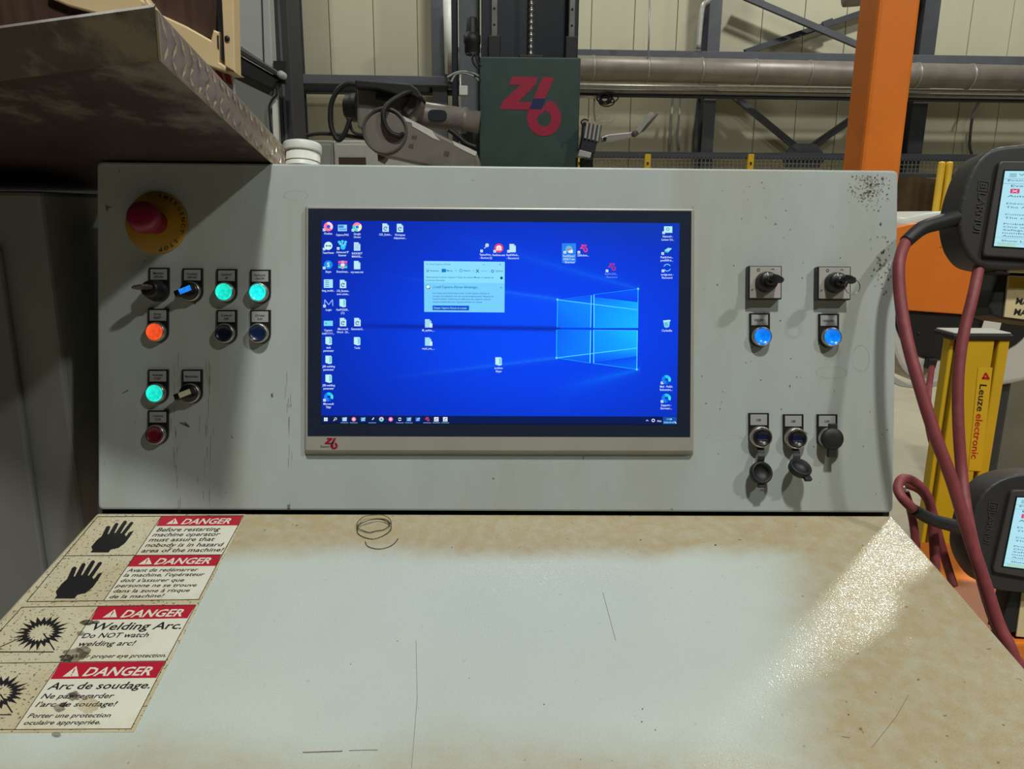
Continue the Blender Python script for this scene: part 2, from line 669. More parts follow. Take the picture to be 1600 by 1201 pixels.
for xx in (x0_ + .05, x1_ - .05):
    b = MB()
    b.wbox(xx - .03, xx + .03, 8.235, 8.295, 0, zt, m_steel2)
    b.build('post', scr)
for px, lb in ((1472, 'slim yellow guard pole before the brown screen, the one nearer the orange post'), (1484, 'slim yellow guard pole before the brown screen, the one nearer the upper pendant')):
    p = yplane(7.8)(px, 252)
    b = MB()
    b.lathe(Matrix.Translation((p.x, 7.8, 0)), [(0, 0), (.034, 0), (.034, p.z - .02), (.028, p.z - .005), (0, p.z)], m_yellow, 16)
    b.build('guard_pole', None, lb, 'pole', 'pair of slim yellow poles')

# pale boxes low behind the robot
YQ = yplane(6.0)
for q, mm, lb in (([(478, 219), (520, 219), (520, 262), (478, 262)], m_ltgrey, 'pale grey electrical cabinet beside the white tub'),
                  ([(521, 219), (660, 222), (660, 262), (521, 262)], m_white, 'wide off-white cabinet with dark window behind the robot')):
    p = [YQ(*c) for c in q]
    b = MB()
    b.wbox(p[0].x, p[1].x, 6.0, 6.5, 0, p[0].z, mm, .01)
    cab = b.build('electrical_cabinet', None, lb, 'cabinet')
    b = MB()
    b.wbox(p[0].x + .02, p[1].x - .02, 5.985, 6.0, .1, p[0].z - .03, mm, .004)
    b.build('door', cab)
    if mm is m_white:
        b = MB()
        w = [YQ(x, y) for x, y in ((530, 246), (573, 272))]
        b.wbox(w[0].x, w[1].x, 5.975, 5.985, w[1].z, w[0].z, m_fdark)
        b.build('window', cab)

# ================================================================== GANTRY COLUMN
m_green = mat('dark_green_paint', (48, 70, 66), .5, var=.15, scale=8, rgb2=(38, 52, 50), lo=.5, hi=.75)
m_navy = mat('black_blue_housing', (26, 30, 42), .5, var=.2, scale=6)
m_logo_r = mat('logo_red_print', (158, 24, 58), .5, var=.08)
m_logo_b = mat('logo_blue_print', (14, 34, 88), .5, var=.08)
m_rail = mat('polished_rail', (160, 158, 150), .3, .7)
GY = 3.7
G = yplane(GY)
gc = thing('gantry_column', 'tall dark gantry column with green carriage and red logo', 'machine', (G(828, 200).x, GY, 0))
x0_, x1_ = G(751, 60).x, G(906, 60).x
b = MB()
b.wbox(x0_, x0_ + .05, GY + .08, GY + .5, 0, 4.2, m_navy, .004)
b.wbox(x1_ - .045, x1_, GY + .08, GY + .5, 0, 4.2, m_navy, .004)
b.wbox(x0_ + .05, x1_ - .045, GY + .3, GY + .5, 0, 4.2, m_navy)
b.build('column_housing', gc)
for xx in (G(772, 50).x, G(895, 50).x):
    b = MB()
    b.wbox(xx - .014, xx + .014, GY + .06, GY + .1, 1.2, 4.2, m_rail, .003)
    for k in range(40):
        b.lathe(frame(Vector((xx, GY + .061, 1.6 + k * .07)), Vector((0, -1, 0)), _z), [(.006, 0), (.006, .0015), (0, .0015)], m_black, 8)
    b.build('guide_rail', gc)
    b = MB()
    zc = G(772, 62).z
    b.wbox(xx - .03, xx + .03, GY + .045, GY + .1, zc - .09, zc + .03, m_black, .006)
    b.build('rail_carriage', gc)
xs_ = G(832, 40).x
b = MB()
prof = [(0, 1.2)]
zz = 1.2
while zz < 4.2:
    prof += [(.013, zz), (.013, zz + .014), (.0095, zz + .017), (.0095, zz + .024)]
    zz += .028
prof.append((0, zz))
b.lathe(Matrix.Translation((xs_, GY + .2, 0)), prof, m_rail, 14)
b.build('ball_screw', gc)
zc = G(832, 82).z
b = MB()
b.wbox(xs_ - .06, xs_ + .06, GY + .12, GY + .28, zc - .1, zc + .015, m_black, .006)
b.build('screw_nut', gc)
b = MB()
zt, zb = G(828, 89).z, 1.15
b.wbox(G(749, 150).x, G(906, 150).x, GY, GY + .3, zb, zt, m_green, .006)
car = b.build('carriage', gc, 'dark green carriage box')


def logo(mb, pl, fx, w, mr, mbl, colr=None, colb=None):
    """the Z6 mark; fx maps its own drawing units to pixels"""
    for q in ([(1108, 368), (1232, 370), (1222, 406), (1138, 490), (1204, 490), (1190, 528), (1050, 525), (1062, 488), (1148, 408), (1094, 408)],
              [(1256, 370), (1311, 372), (1266, 474), (1210, 474)]):
        mb.poly([pl(*fx(x, y), w) for x, y in q], mr, colr)
    mb.poly([pl(*fx(x, y), w * 1.3) for x, y in [(1212, 473), (1268, 475), (1248, 526), (1190, 524)]], mbl, colb)
    n = 28
    a0, a1 = -75, 245
    oo, ii = ell(1262, 566, 82, 88, n, a0, a1), ell(1262, 570, 34, 38, n, a0, a1)
    # joins the ring to the slanted stem
    vs = [pl(*fx(x, y), w) for x, y in oo + ii]
    mb.add(vs, [[i, i + 1, n + 2 + i, n + 1 + i] for i in range(n)], mr, col=colr)
    mb.poly([pl(*fx(x, y), w * .9) for x, y in [(1248, 526), (1190, 524), (1180, 560), (1190, 590), (1228, 566), (1262, 532), (1290, 536), (1282, 483)]], mr, colr)


b = MB()
logo(b, G, lambda x, y: (440 + x * .325, y * .325), .0015, m_logo_r, m_logo_b)
b.build('logo', car, 'red logo with a blue square')

# small clutter left of the gantry column
b = MB()
M = Matrix.Translation(G(738, 86))
k = GY / FPX
b.lathe(M, [(0, -.004), (.03, 0), (.036, .01), (.036, .045), (.04, .05), (.04, .085), (.03, .09), (.028, .1), (.024, .155), (.021, .16), (0, .16)], m_black, 20)
mo = b.build('signal_motor', gc)
b = MB()
b.tube([G(x, y, .05) for x, y in ((745, 82), (738, 90), (742, 102), (750, 108))], .005, m_black, 8)
b.tube([G(x, y, .06) for x, y in ((742, 82), (746, 96), (752, 104))], .004, m_black, 8)
b.build('motor_cable', gc)
b = MB()
for j, (a, h) in enumerate(((0, 0), (3, 3), (6, 7))):
    b.tube([G(x, y, -.05) for x, y in ((699 + a, 121 + h), (712, 114 + j), (724, 112 + j), (738, 114 + h * .6), (752, 121 + h))], .0055, m_ltgrey if j != 1 else m_black, 8)
b.build('cable_arch', gc)
b = MB()
b.tube([G(x, y, .02) for x, y in ((720, 116), (719, 140), (719, 215))], .0045, m_pipe, 8, 1)
b.build('cable_conduit', gc)
p = G(724, 141, .03)
b = MB()
b.wbox(p.x - .02, p.x + .02, p.y, p.y + .04, p.z - .021, p.z + .021, m_white, .003)
b.build('junction_box', gc)
b = MB()
p, q_ = G(717, 60, -.45), G(749, 60, -.45)
b.wbox(p.x, q_.x, p.y, p.y + .2, 0, 4.2, mat('bluish_grey_sheet', (112, 118, 122), .5, var=.1), .006)
b.wbox(p.x - .04, p.x - .01, p.y + .02, p.y + .1, 0, 4.2, m_navy, .003)
b.build('cable_duct', gc)

# ================================================================== ROBOT
m_rob = mat('pale_grey_robot_paint', (128, 121, 114), .42, var=.1, scale=9, rgb2=(82, 76, 72), lo=.52, hi=.78)
m_robd = mat('grey_robot_cover', (88, 84, 84), .45, var=.15, scale=8)
RY = 3.45
RB = yplane(RY)


def rz(pts):
    return zs((500, 100), .1625, pts)


rob = thing('welding_robot', 'grey jointed welding robot with black cable loop left of the green carriage', 'robot', (RB(640, 200).x, RY, 0))
b = MB()
b.prism([RB(x, y) for x, y in smooth_loop(rz([(420, 640), (450, 530), (540, 455), (640, 435), (740, 470), (900, 545), (1180, 690), (1440, 815), (1515, 870), (1525, 1060), (1200, 1010), (900, 950), (700, 905), (560, 870), (460, 780)]), 3)], (0, .16, 0), m_rob, .012, 3)
la = b.build('lower_arm', rob)
c_ = RB(*rz([(625, 640)])[0])
s_ = .1625 * RY / FPX * 1.02
b = MB()
M = frame(c_, Vector((0, -1, 0)), _z)
b.lathe(M, [(205 * s_, -.02), (205 * s_, .004), (198 * s_, .01), (184 * s_, .01), (178 * s_, -.004), (120 * s_, -.012), (0, -.014)], m_robd, 40)
b.build('joint_cover', la)
b = MB()
b.poly([RB(x, y, .0022) for x, y in rz([(760, 495), (800, 500), (980, 590), (1080, 640), (1110, 690), (1160, 740), (1090, 715), (960, 640), (890, 600), (880, 565), (800, 545)])], m_white)
b.poly([RB(x, y, .0022) for x, y in rz([(1270, 735), (1420, 800), (1510, 845), (1495, 885), (1380, 830), (1290, 780)])], m_white)
b.build('painted_highlight', la)  # light along the arm's top edge, painted as white strips
b = MB()
m_ink = mat('faded_black_print', (70, 66, 64), .6)
for q in ([(885, 685), (940, 690), (930, 725), (880, 715)], [(860, 770), (905, 765), (900, 815), (850, 800)], [(1200, 835), (1250, 845), (1240, 890), (1190, 880)]):
    for a in range(3):
        t0, t1 = a / 3, a / 3 + .2
        P_ = [Vector(v) for v in rz(q)]
        b.poly([RB(*v, .0024) for v in (P_[0].lerp(P_[1], t0), P_[0].lerp(P_[1], t1), P_[3].lerp(P_[2], t1), P_[3].lerp(P_[2], t0))], m_ink)
b.build('stencil_marks', la, kind='stuff')
b = MB()
b.prism([RB(x, y, -.1) for x, y in rz([(350, 180), (560, 190), (860, 215), (960, 300), (1000, 400), (900, 600), (700, 660), (420, 650), (355, 600)])], (0, .2, 0), m_rob, .014, 3)
el = b.build('elbow_housing', rob)
b = MB()
b.prism([RB(x, y, -.02) for x, y in rz([(335, 148), (870, 190), (940, 240), (985, 320), (940, 330), (860, 285), (760, 300), (560, 240), (335, 222)])], (0, .3, 0), m_black, .006, 2)
b.build('top_cover', el)
b = MB()
b.prism([RB(x, y, -.07) for x, y in rz([(540, 240), (760, 250), (740, 330), (640, 350), (530, 330)])], (0, .05, 0), m_navy, .006)
b.prism([RB(x, y, -.075) for x, y in rz([(860, 300), (960, 310), (930, 420), (850, 500), (790, 440)])], (0, .06, 0), m_robd, .008)
b.build('motor_cover', el)
b = MB()
p0, p1 = RB(*rz([(360, 420)])[0], -.2), RB(*rz([(252, 420)])[0], -.2)
b.lathe(frame(p0, p1 - p0, _z), [(0, 0), (130 * s_, 0), (130 * s_, .02), (120 * s_, .03), (120 * s_, .05), (85 * s_, .058), (80 * s_, .062), (0, .064)], m_black, 28)
b.build('axis_motor', el)
b = MB()
p0, p1 = RB(*rz([(880, 470)])[0], -.2), RB(*rz([(1535, 562)])[0], -.2)
L_ = (p1 - p0).length
r_ = 112 * s_
b.lathe(frame(p0, p1 - p0, _z), [(0, 0), (r_ * 1.15, 0), (r_ * 1.2, L_ * .1), (r_ * 1.02, L_ * .2), (r_, L_ * .74), (r_ * 1.06, L_ * .75), (r_ * 1.06, L_ * .82), (r_ * .9, L_ * .83), (r_ * .9, L_), (0, L_)], m_rob, 32)
fa = b.build('forearm', rob)
b = MB()
b.prism([RB(x, y, -.2 + r_ * 1.03) for x, y in smooth_loop(rz([(1035, 480), (1060, 440), (1130, 435), (1200, 445), (1222, 490), (1205, 540), (1130, 548), (1055, 535)]), 3)], (0, .03, 0), m_navy, .003)
b.build('service_window', fa)


def rtube(pts, r, w, name, m=m_black):
    b = MB()
    if not isinstance(w, (list, tuple)):
        w = [w] * len(pts)
    b.tube([RB(x, y, ww) for (x, y), ww in zip(rz(pts), w)], r, m, 12, 6)
    b.build(name, rob)


rtube([(345, 195), (260, 190), (180, 240), (115, 360), (98, 500), (112, 620), (165, 725), (215, 705), (262, 610), (290, 520)], .0115, -.1, 'cable_loop')
rtube([(930, 290), (860, 265), (760, 310), (650, 390), (608, 480), (625, 580), (680, 660), (760, 690), (800, 670)], .0115, [-.06, -.02, 0, .02, .03, .03, .025, .015, -.01], 'dress_cable')
rtube([(-140, 690), (0, 668), (200, 682), (440, 715)], .009, -.15, 'feed_cable')
rtube([(285, 560), (310, 640), (370, 675), (440, 685)], .007, -.13, 'feed_cable')
rtube([(880, 260), (840, 250), (770, 265), (755, 230)], .006, -.03, 'dress_cable', m_ltgrey)
b = MB()
b.prism([RB(x, y, -.02) for x, y in rz([(550, 860), (640, 870), (620, 910), (590, 950), (555, 930)])], (0, .1, 0), m_robd, .006)
b.build('arm_lug', la)
p = RB(*rz([(1250, 1050)])[0])
b = MB()
b.wbox(p.x - .16, p.x + .12, RY + .02, RY + .34, 0, p.z - .02, m_rob, .02)
b.build('pedestal', rob)
b = MB()
b.tube([RB(x, y, -.03) for x, y in rz([(1240, 630), (1310, 680), (1400, 760), (1500, 800)])], .012, m_black, 10)
b.build('dress_cable', rob)

# finned sensor head with folding arm, right of the carriage
m_fin = mat('anodised_sensor_body', (176, 176, 174), .4, .3, var=.12, scale=12)
Q = yplane(3.6)


def qz(pts):
    return zs((890, 140), 150 / 1386, pts)


sh = thing('sensor_head', 'tilted finned grey sensor head with folding arm beside green carriage', 'sensor', (Q(920, 215).x, 3.6, 0))
b = MB()
b.prism([Q(x, y) for x, y in qz([(215, 455), (470, 515), (430, 760), (195, 700)])], (0, .12, 0), m_robd, .003)
body = b.build('body', sh)
for k in range(4):
    a0, a1 = k / 4 + .03, k / 4 + .15
    q = [Vector(v) for v in qz([(240, 470), (468, 520), (432, 750), (205, 695)])]
    b = MB()
    b.prism([Q(*v, .016) for v in (q[0].lerp(q[1], a0), q[0].lerp(q[1], a1), q[3].lerp(q[2], a1), q[3].lerp(q[2], a0))], (0, .016, 0), m_fin, .001, 1)
    b.build('cooling_fin', body)
b = MB()
b.prism([Q(x, y, .005) for x, y in qz([(190, 690), (400, 750), (365, 920), (150, 865)])], (0, .1, 0), m_navy, .002)
b.build('lens_block', sh)
b = MB()
b.prism([Q(x, y, .004) for x, y in qz([(145, 865), (320, 910), (300, 985), (120, 955)])], (0, .1, 0), m_fin, .002)
b.build('lower_block', sh)
b = MB()
b.tube([Q(x, y, .02) for x, y in qz([(270, 445), (215, 430), (170, 460), (185, 510)])], .004, m_black, 8)
b.build('cable', sh)
b = MB()
b.prism([Q(x, y, -.03) for x, y in qz([(460, 690), (560, 650), (890, 615), (960, 640), (930, 680), (480, 765)])], (0, .03, 0), m_fin, .003)
b.build('arm', sh)
b = MB()
b.lathe(frame(Q(*qz([(945, 635)])[0], -.01), Vector((0, -1, 0)), _z), [(0, -.02), (.014, -.02), (.014, .006), (.006, .008), (0, .008)], m_robd, 16)
b.build('hinge', sh)
b = MB()
b.lathe(frame(Q(*qz([(510, 705)])[0], -.02), Vector((0, -1, 0)), _z), [(0, -.02), (.008, -.02), (.008, .006), (0, .008)], m_black, 16)
b.build('hinge', sh)
b = MB()
b.prism([Q(x, y, -.02) for x, y in qz([(955, 600), (1170, 315), (1225, 355), (1010, 640)])], (0, .05, 0), m_ltgrey, .003)
b.prism([Q(x, y, -.015) for x, y in qz([(1010, 640), (1265, 345), (1280, 360), (1090, 590), (1040, 615)])], (0, .06, 0), m_robd, .002)
b.build('flap', sh)
b = MB()
p = Q(922, 240)
b.wbox(p.x - .03, p.x + .03, 3.72, 3.78, 0, p.z + .05, m_green, .004)
b.wbox(p.x - .02, p.x + .02, 3.66, 3.73, p.z - .02, p.z + .05, m_robd)
b.build('mounting_post', sh)

# ================================================================== ORANGE POST
m_orange = mat('orange_paint', (226, 122, 38), .42, var=.08, scale=5, rgb2=(186, 92, 26), lo=.55, hi=.8)
OY = 2.5
O = yplane(OY)
px0, px1 = O(1360, 130).x, O(1424, 130).x
wdt = px1 - px0
op = thing('orange_post', 'tall square orange steel post rising behind the console', 'post', ((px0 + px1) / 2, OY, 0))
b = MB()
b.wbox(px0, px1, OY, OY + wdt * 1.1, .02, 4.0, m_orange, .012)
b.build('shaft', op)
b = MB()
b.wbox(px0 - .08, px1 + .08, OY - .08, OY + wdt * 1.1 + .08, 0, .02, m_orange, .003)
b.build('base_plate', op)
b = MB()
b.tube([yplane(9.0)(x, y) for x, y in ((1320, -4), (1345, -6), (1400, -14))], .1, m_duct, 14)
b.build('hanging_duct', None, 'end of a small round duct high beside the orange post', 'duct')

# ================================================================== LEFT SIDE MACHINES
m_rust = mat('brown_worn_plate', (58, 44, 41), .5, var=.25, scale=10, rgb2=(112, 102, 86), lo=.58, hi=.66, bump=.15, bscale=60)
m_tread = mat('tread_plate_aluminium', (172, 154, 138), .38, .25, var=.18, scale=14)
m_bar = mat('glint_bright_tread_bar', (214, 200, 184), .25, .6, var=.2, scale=90)  # paler than the plate, painting glints onto the bars
m_beige = mat('beige_machine_paint', (224, 196, 150), .45, var=.08, scale=6)
m_wood = mat('dark_brown_panel', (74, 52, 42), .5, var=.3, scale=6, stretch=(14, 1, 1))
m_dark = mat('charcoal_machine_paint', (52, 52, 54), .5, var=.15, scale=5)
m_gcab = mat('scuffed_grey_cabinet_paint', (120, 120, 116), .5, var=.2, scale=4, rgb2=(150, 148, 140), lo=.55, hi=.75, stretch=(1, 1, .4))
PO = PAN(420, 252)


def PC(u, v, w):
    """panel frame, origin where the plate rests on the console"""
    return PO + XA * u + VP_ * v + NP * w


def front(u):
    return .315 + min(0, u) * .30


ch = thing('tread_plate_shelf', 'worn brown tread plate shelf jutting out over the left of the console', 'shelf', PC(-.3, .0, 0))
UL = -.62
b = MB()
b.loft([PC(0, .004, front(0)), PC(0, .004, -.17), PC(UL, .004, -.17), PC(UL, .004, front(UL))],
       [PC(0, .0, front(0)), PC(0, .0, -.17), PC(UL, .0, -.17), PC(UL, .0, front(UL))], m_rust)
b.build('bottom_plate', ch)
b = MB()
TN = PAN(240, 11, .36)
TF0 = PAN(450, 237, -.085)
TF = TF0 + (TF0 - TN) * (.085 / .445)
TL = PC(UL, .034, front(UL) + .045)
BN, BF = PC(0, 0, front(0)), PC(0, 0, -.17)
b.loft([BN, PC(UL, .0, front(UL)), TL, TN],
       [p + VP_ * .004 - NP * .003 for p in (BN, PC(UL, .0, front(UL)), TL, TN)], m_rust)
b.build('front_flange', ch)
b = MB()
SN = (BF - BN).cross(TN - BN).normalized()
if SN.x < 0:
    SN = -SN
b.loft([p + SN * .0045 for p in (BN, BF, TF, TN)], [p + SN * .0005 for p in (BN, BF, TF, TN)], m_tread, .0008, 1)
b.build('side_flange', ch, 'bright tread plate edge')


def SF(a, t_):
    """point on the side flange: a metres from its front end, t_ from bottom to top"""
    l_ = (BF - BN).length
    return BN.lerp(BF, a / l_).lerp(TN.lerp(TF, a / l_), t_) + SN * .0045


k = 0
a = .010
while a < .475:
    for t_, s_ in ((.28, 1), (.78, -1)) if k % 2 == 0 else ((.52, 1), (.94, -1), (.06, -1)):
        lo_, hi_ = max(.02, t_ - .23), min(.98, t_ + .23)
        e0, e1 = SF(max(.001, a - .006 * s_), lo_), SF(a + .006 * s_, hi_)
        mid = (e0 + e1) / 2
        e = SN.cross(e1 - e0).normalized()
        b = MB()
        vs = [e0, mid + e * .0015, e1, mid - e * .0015, mid + SN * .002]
        b.add(vs, [[0, 1, 4], [1, 2, 4], [2, 3, 4], [3, 0, 4]], m_bar)
        b.build('tread_bar', ch)
    a += .019
    k += 1

BY = yplane(1.36)
bm_ = thing('beige_machine', 'beige framed machine with dark brown panel above the tread plate shelf', 'machine', (-.95, 1.6, 0))
b = MB()
b.wbox(-1.5, BY(262, 100).x - .03, 1.42, 1.62, 0, 2.3, m_dark, .01)
b.build('body', bm_)
b = MB()
b.prism([BY(x, y) for x, y in [(-60, -40), (340, -40), (337, 64), (300, 47), (249, 23), (228, 6), (150, 22), (0, 60), (-60, 75)]], (0, .06, 0), m_wood, .002)
b.build('brown_panel', bm_)
b = MB()
b.prism([BY(x, y, .01) for x, y in [(70, -6), (216, -6), (230, 6), (225, 16), (160, 24), (105, 9)]], (0, .05, 0), m_beige, .003)
b.build('beige_cover', bm_)
b = MB()
b.prism([BY(x, y, .02) for x, y in [(225, -8), (246, 20), (290, 40), (329, 62), (333, 46), (343, 50), (343, 97), (366, 113), (352, 113), (315, 100), (270, 80), (225, 50)]], (0, .05, 0), m_beige, .003)
b.build('beige_rail', bm_)
b = MB()
b.prism([BY(x, y, .03) for x, y in [(345, -20), (364, -20), (367, 113), (351, 103)]], (0, .03, 0), m_beige, .002)
p_ = BY(355, 60, .031)
b.lathe(frame(p_, Vector((0, -1, 0)), _z), [(.0045, 0), (.0045, .001), (.002, .002), (0, .002)], m_black, 12)
b.build('beige_upright', bm_)
b = MB()
b.prism([BY(x, y, .012) for x, y in [(337, -20), (346, -20), (352, 96), (343, 92)]], (0, .04, 0), m_black)
b.prism([BY(x, y, .0215) for x, y in [(339, 55), (341, 55), (341.5, 75), (339.5, 74)]], (0, .002, 0), m_black)
b.build('slot', bm_)
m_redlab = mat('red_label_print', (158, 40, 46), .5)
b = MB()
b.prism([BY(x, y, -.01) for x, y in [(322, 104), (362, 116), (366, 150), (345, 145)]], (0, .01, 0), m_ltgrey)
b.prism([BY(x, y, -.008) for x, y in [(336, 110), (346, 114), (350, 128), (340, 123)]], (0, .002, 0), m_redlab)
b.prism([BY(x, y, -.008) for x, y in [(350, 115), (359, 117), (362, 133), (354, 129)]], (0, .002, 0), m_redlab)
b.build('rating_label', bm_, 'red and white label')

# pale enclosure door with dark track behind
EY = yplane(2.6)
en = thing('sliding_enclosure', 'pale enclosure door on a dark sloping track beside dark column', 'enclosure', (EY(400, 150).x, 2.6, 0))
b = MB()
b.prism([EY(x, y) for x, y in [(360, -60), (418, -60), (426, 108), (364, 66)]], (0, .05, 0), m_ltgrey, .004)
dr = b.build('door_leaf', en)
b = MB()
b.prism([EY(x, y, .004) for x, y in [(366, -60), (369, -60), (372, 66), (368, 64)]], (0, .004, 0), m_dark)
b.prism([EY(x, y, .004) for x, y in [(406, -60), (408, -60), (413, 98), (411, 96)]], (0, .004, 0), m_dark)
b.build('door_seam', dr)
b = MB()
b.prism([EY(x, y, .03) for x, y in [(362, 66), (438, 113), (441, 124), (366, 80)]], (0, .07, 0), m_dark, .004)
b.prism([EY(x, y, .02) for x, y in [(362, 80), (436, 122), (424, 138), (362, 108)]], (0, .06, 0), m_black, .002)
b.build('track', en)
b = MB()
b.lathe(frame(EY(440, 117, .03), Vector((0, -1, 0)), _z), [(0, -.02), (.012, -.02), (.012, .01), (0, .012)], m_ltgrey, 14)
b.prism([EY(x, y, .01) for x, y in [(427, 95), (446, 95), (446, 130), (427, 130)]], (0, .02, 0), m_black)
b.build('track_stop', en)
b = MB()
q0, q1 = EY(300, 200), EY(424, 200)
b.prism([EY(x, y) for x, y in [(300, 90), (362, 95), (428, 132), (433, 240), (300, 240)]], (0, .05, 0), m_gcab, .003)
b.wbox(q0.x, q1.x, 2.6, 2.66, 0, EY(360, 239).z, m_gcab)
b.build('lower_sheet', en)
b = MB()
b.prism([EY(x, y, .012) for x, y in [(425, 160), (431, 155), (435, 250), (429, 250)]], (0, .02, 0), m_white)
b.tube([EY(x, y, .02) for x, y in [(433, 135), (432, 148), (424, 158), (421, 175), (427, 225)]], .004, m_black, 8)
b.build('edge_cable', en)
b = MB()
q0, q1 = EY(429, 60, -.1), EY(452, 60, -.1)
b.wbox(q0.x, q1.x, 2.7, 2.86, 0, 3.6, m_dark, .004)
b.wbox(q0.x + .018, q0.x + .026, 2.694, 2.7, 0, 3.6, m_steel)
b.build('upright', en)

# grey cabinet and dark curtain at the far left
b = MB()
CYF = 1.02
xr = yplane(CYF)(102, 600).x
ctop = (PC(-.3, 0, -.02)).z - .03
b.wbox(-1.5, xr, CYF, 1.38, 0, 1.525, m_gcab, .006)
gcab = b.build('side_cabinet', None, 'scuffed grey steel cabinet left of the console under the shelf', 'cabinet')
b = MB()
b.wbox(-1.47, xr - .06, CYF - .012, CYF, .1, 1.45, m_gcab, .004)
b.build('door', gcab)
b = MB()
n = 40
x0_, x1_ = xr + .012, PAN(150, 500).x - .02
fr = []
for i in range(n + 1):
    t = i / n
    fr.append(Vector((x0_ + (x1_ - x0_) * t * .97, 1.16 + .018 * math.sin(t * 5 * 2 * math.pi) + .006 * math.sin(t * 31), 0)))
for i in range(n):
    a, c = fr[i], fr[i + 1]
    up_ = Vector((.01, 0, 1.5))
    b.add([a + Vector((.01, 0, .05)), c + Vector((.01, 0, .05)), c + up_, a + up_], [[0, 1, 2, 3]], mat('black_curtain', (40, 37, 40), .6, var=.2, scale=20), True)
cur = b.build('curtain_sheet')
ct = thing('welding_curtain', 'black pleated curtain hanging between grey cabinet and console', 'curtain', ((x0_ + x1_) / 2, 1.16, 0))
cur.parent = ct
cur.location = ORG[cur] - ORG[ct]
b = MB()
b.wbox(x0_ + .002, x1_ - .01, 1.15, 1.17, 1.535, 1.552, m_dark)
b.build('curtain_rail', ct)

# ================================================================== CONSOLE
m_panel = mat('light_grey_console_paint', (170, 177, 175), .42, var=.05, scale=5, rgb2=(158, 156, 138), lo=.5, hi=.85, stretch=(3, 3, .7),
              speck=((86, 78, 64), 75., .735))
m_gap = mat('dark_gap_strip', (24, 26, 24), .7)  # near-black strip across the gap below the panel
m_silver = mat('satin_silver_frame', (168, 164, 154), .35, .25, var=.06, scale=20)
m_bezel = mat('dark_navy_screen_border', (34, 42, 60), .25, var=.04, scale=8)


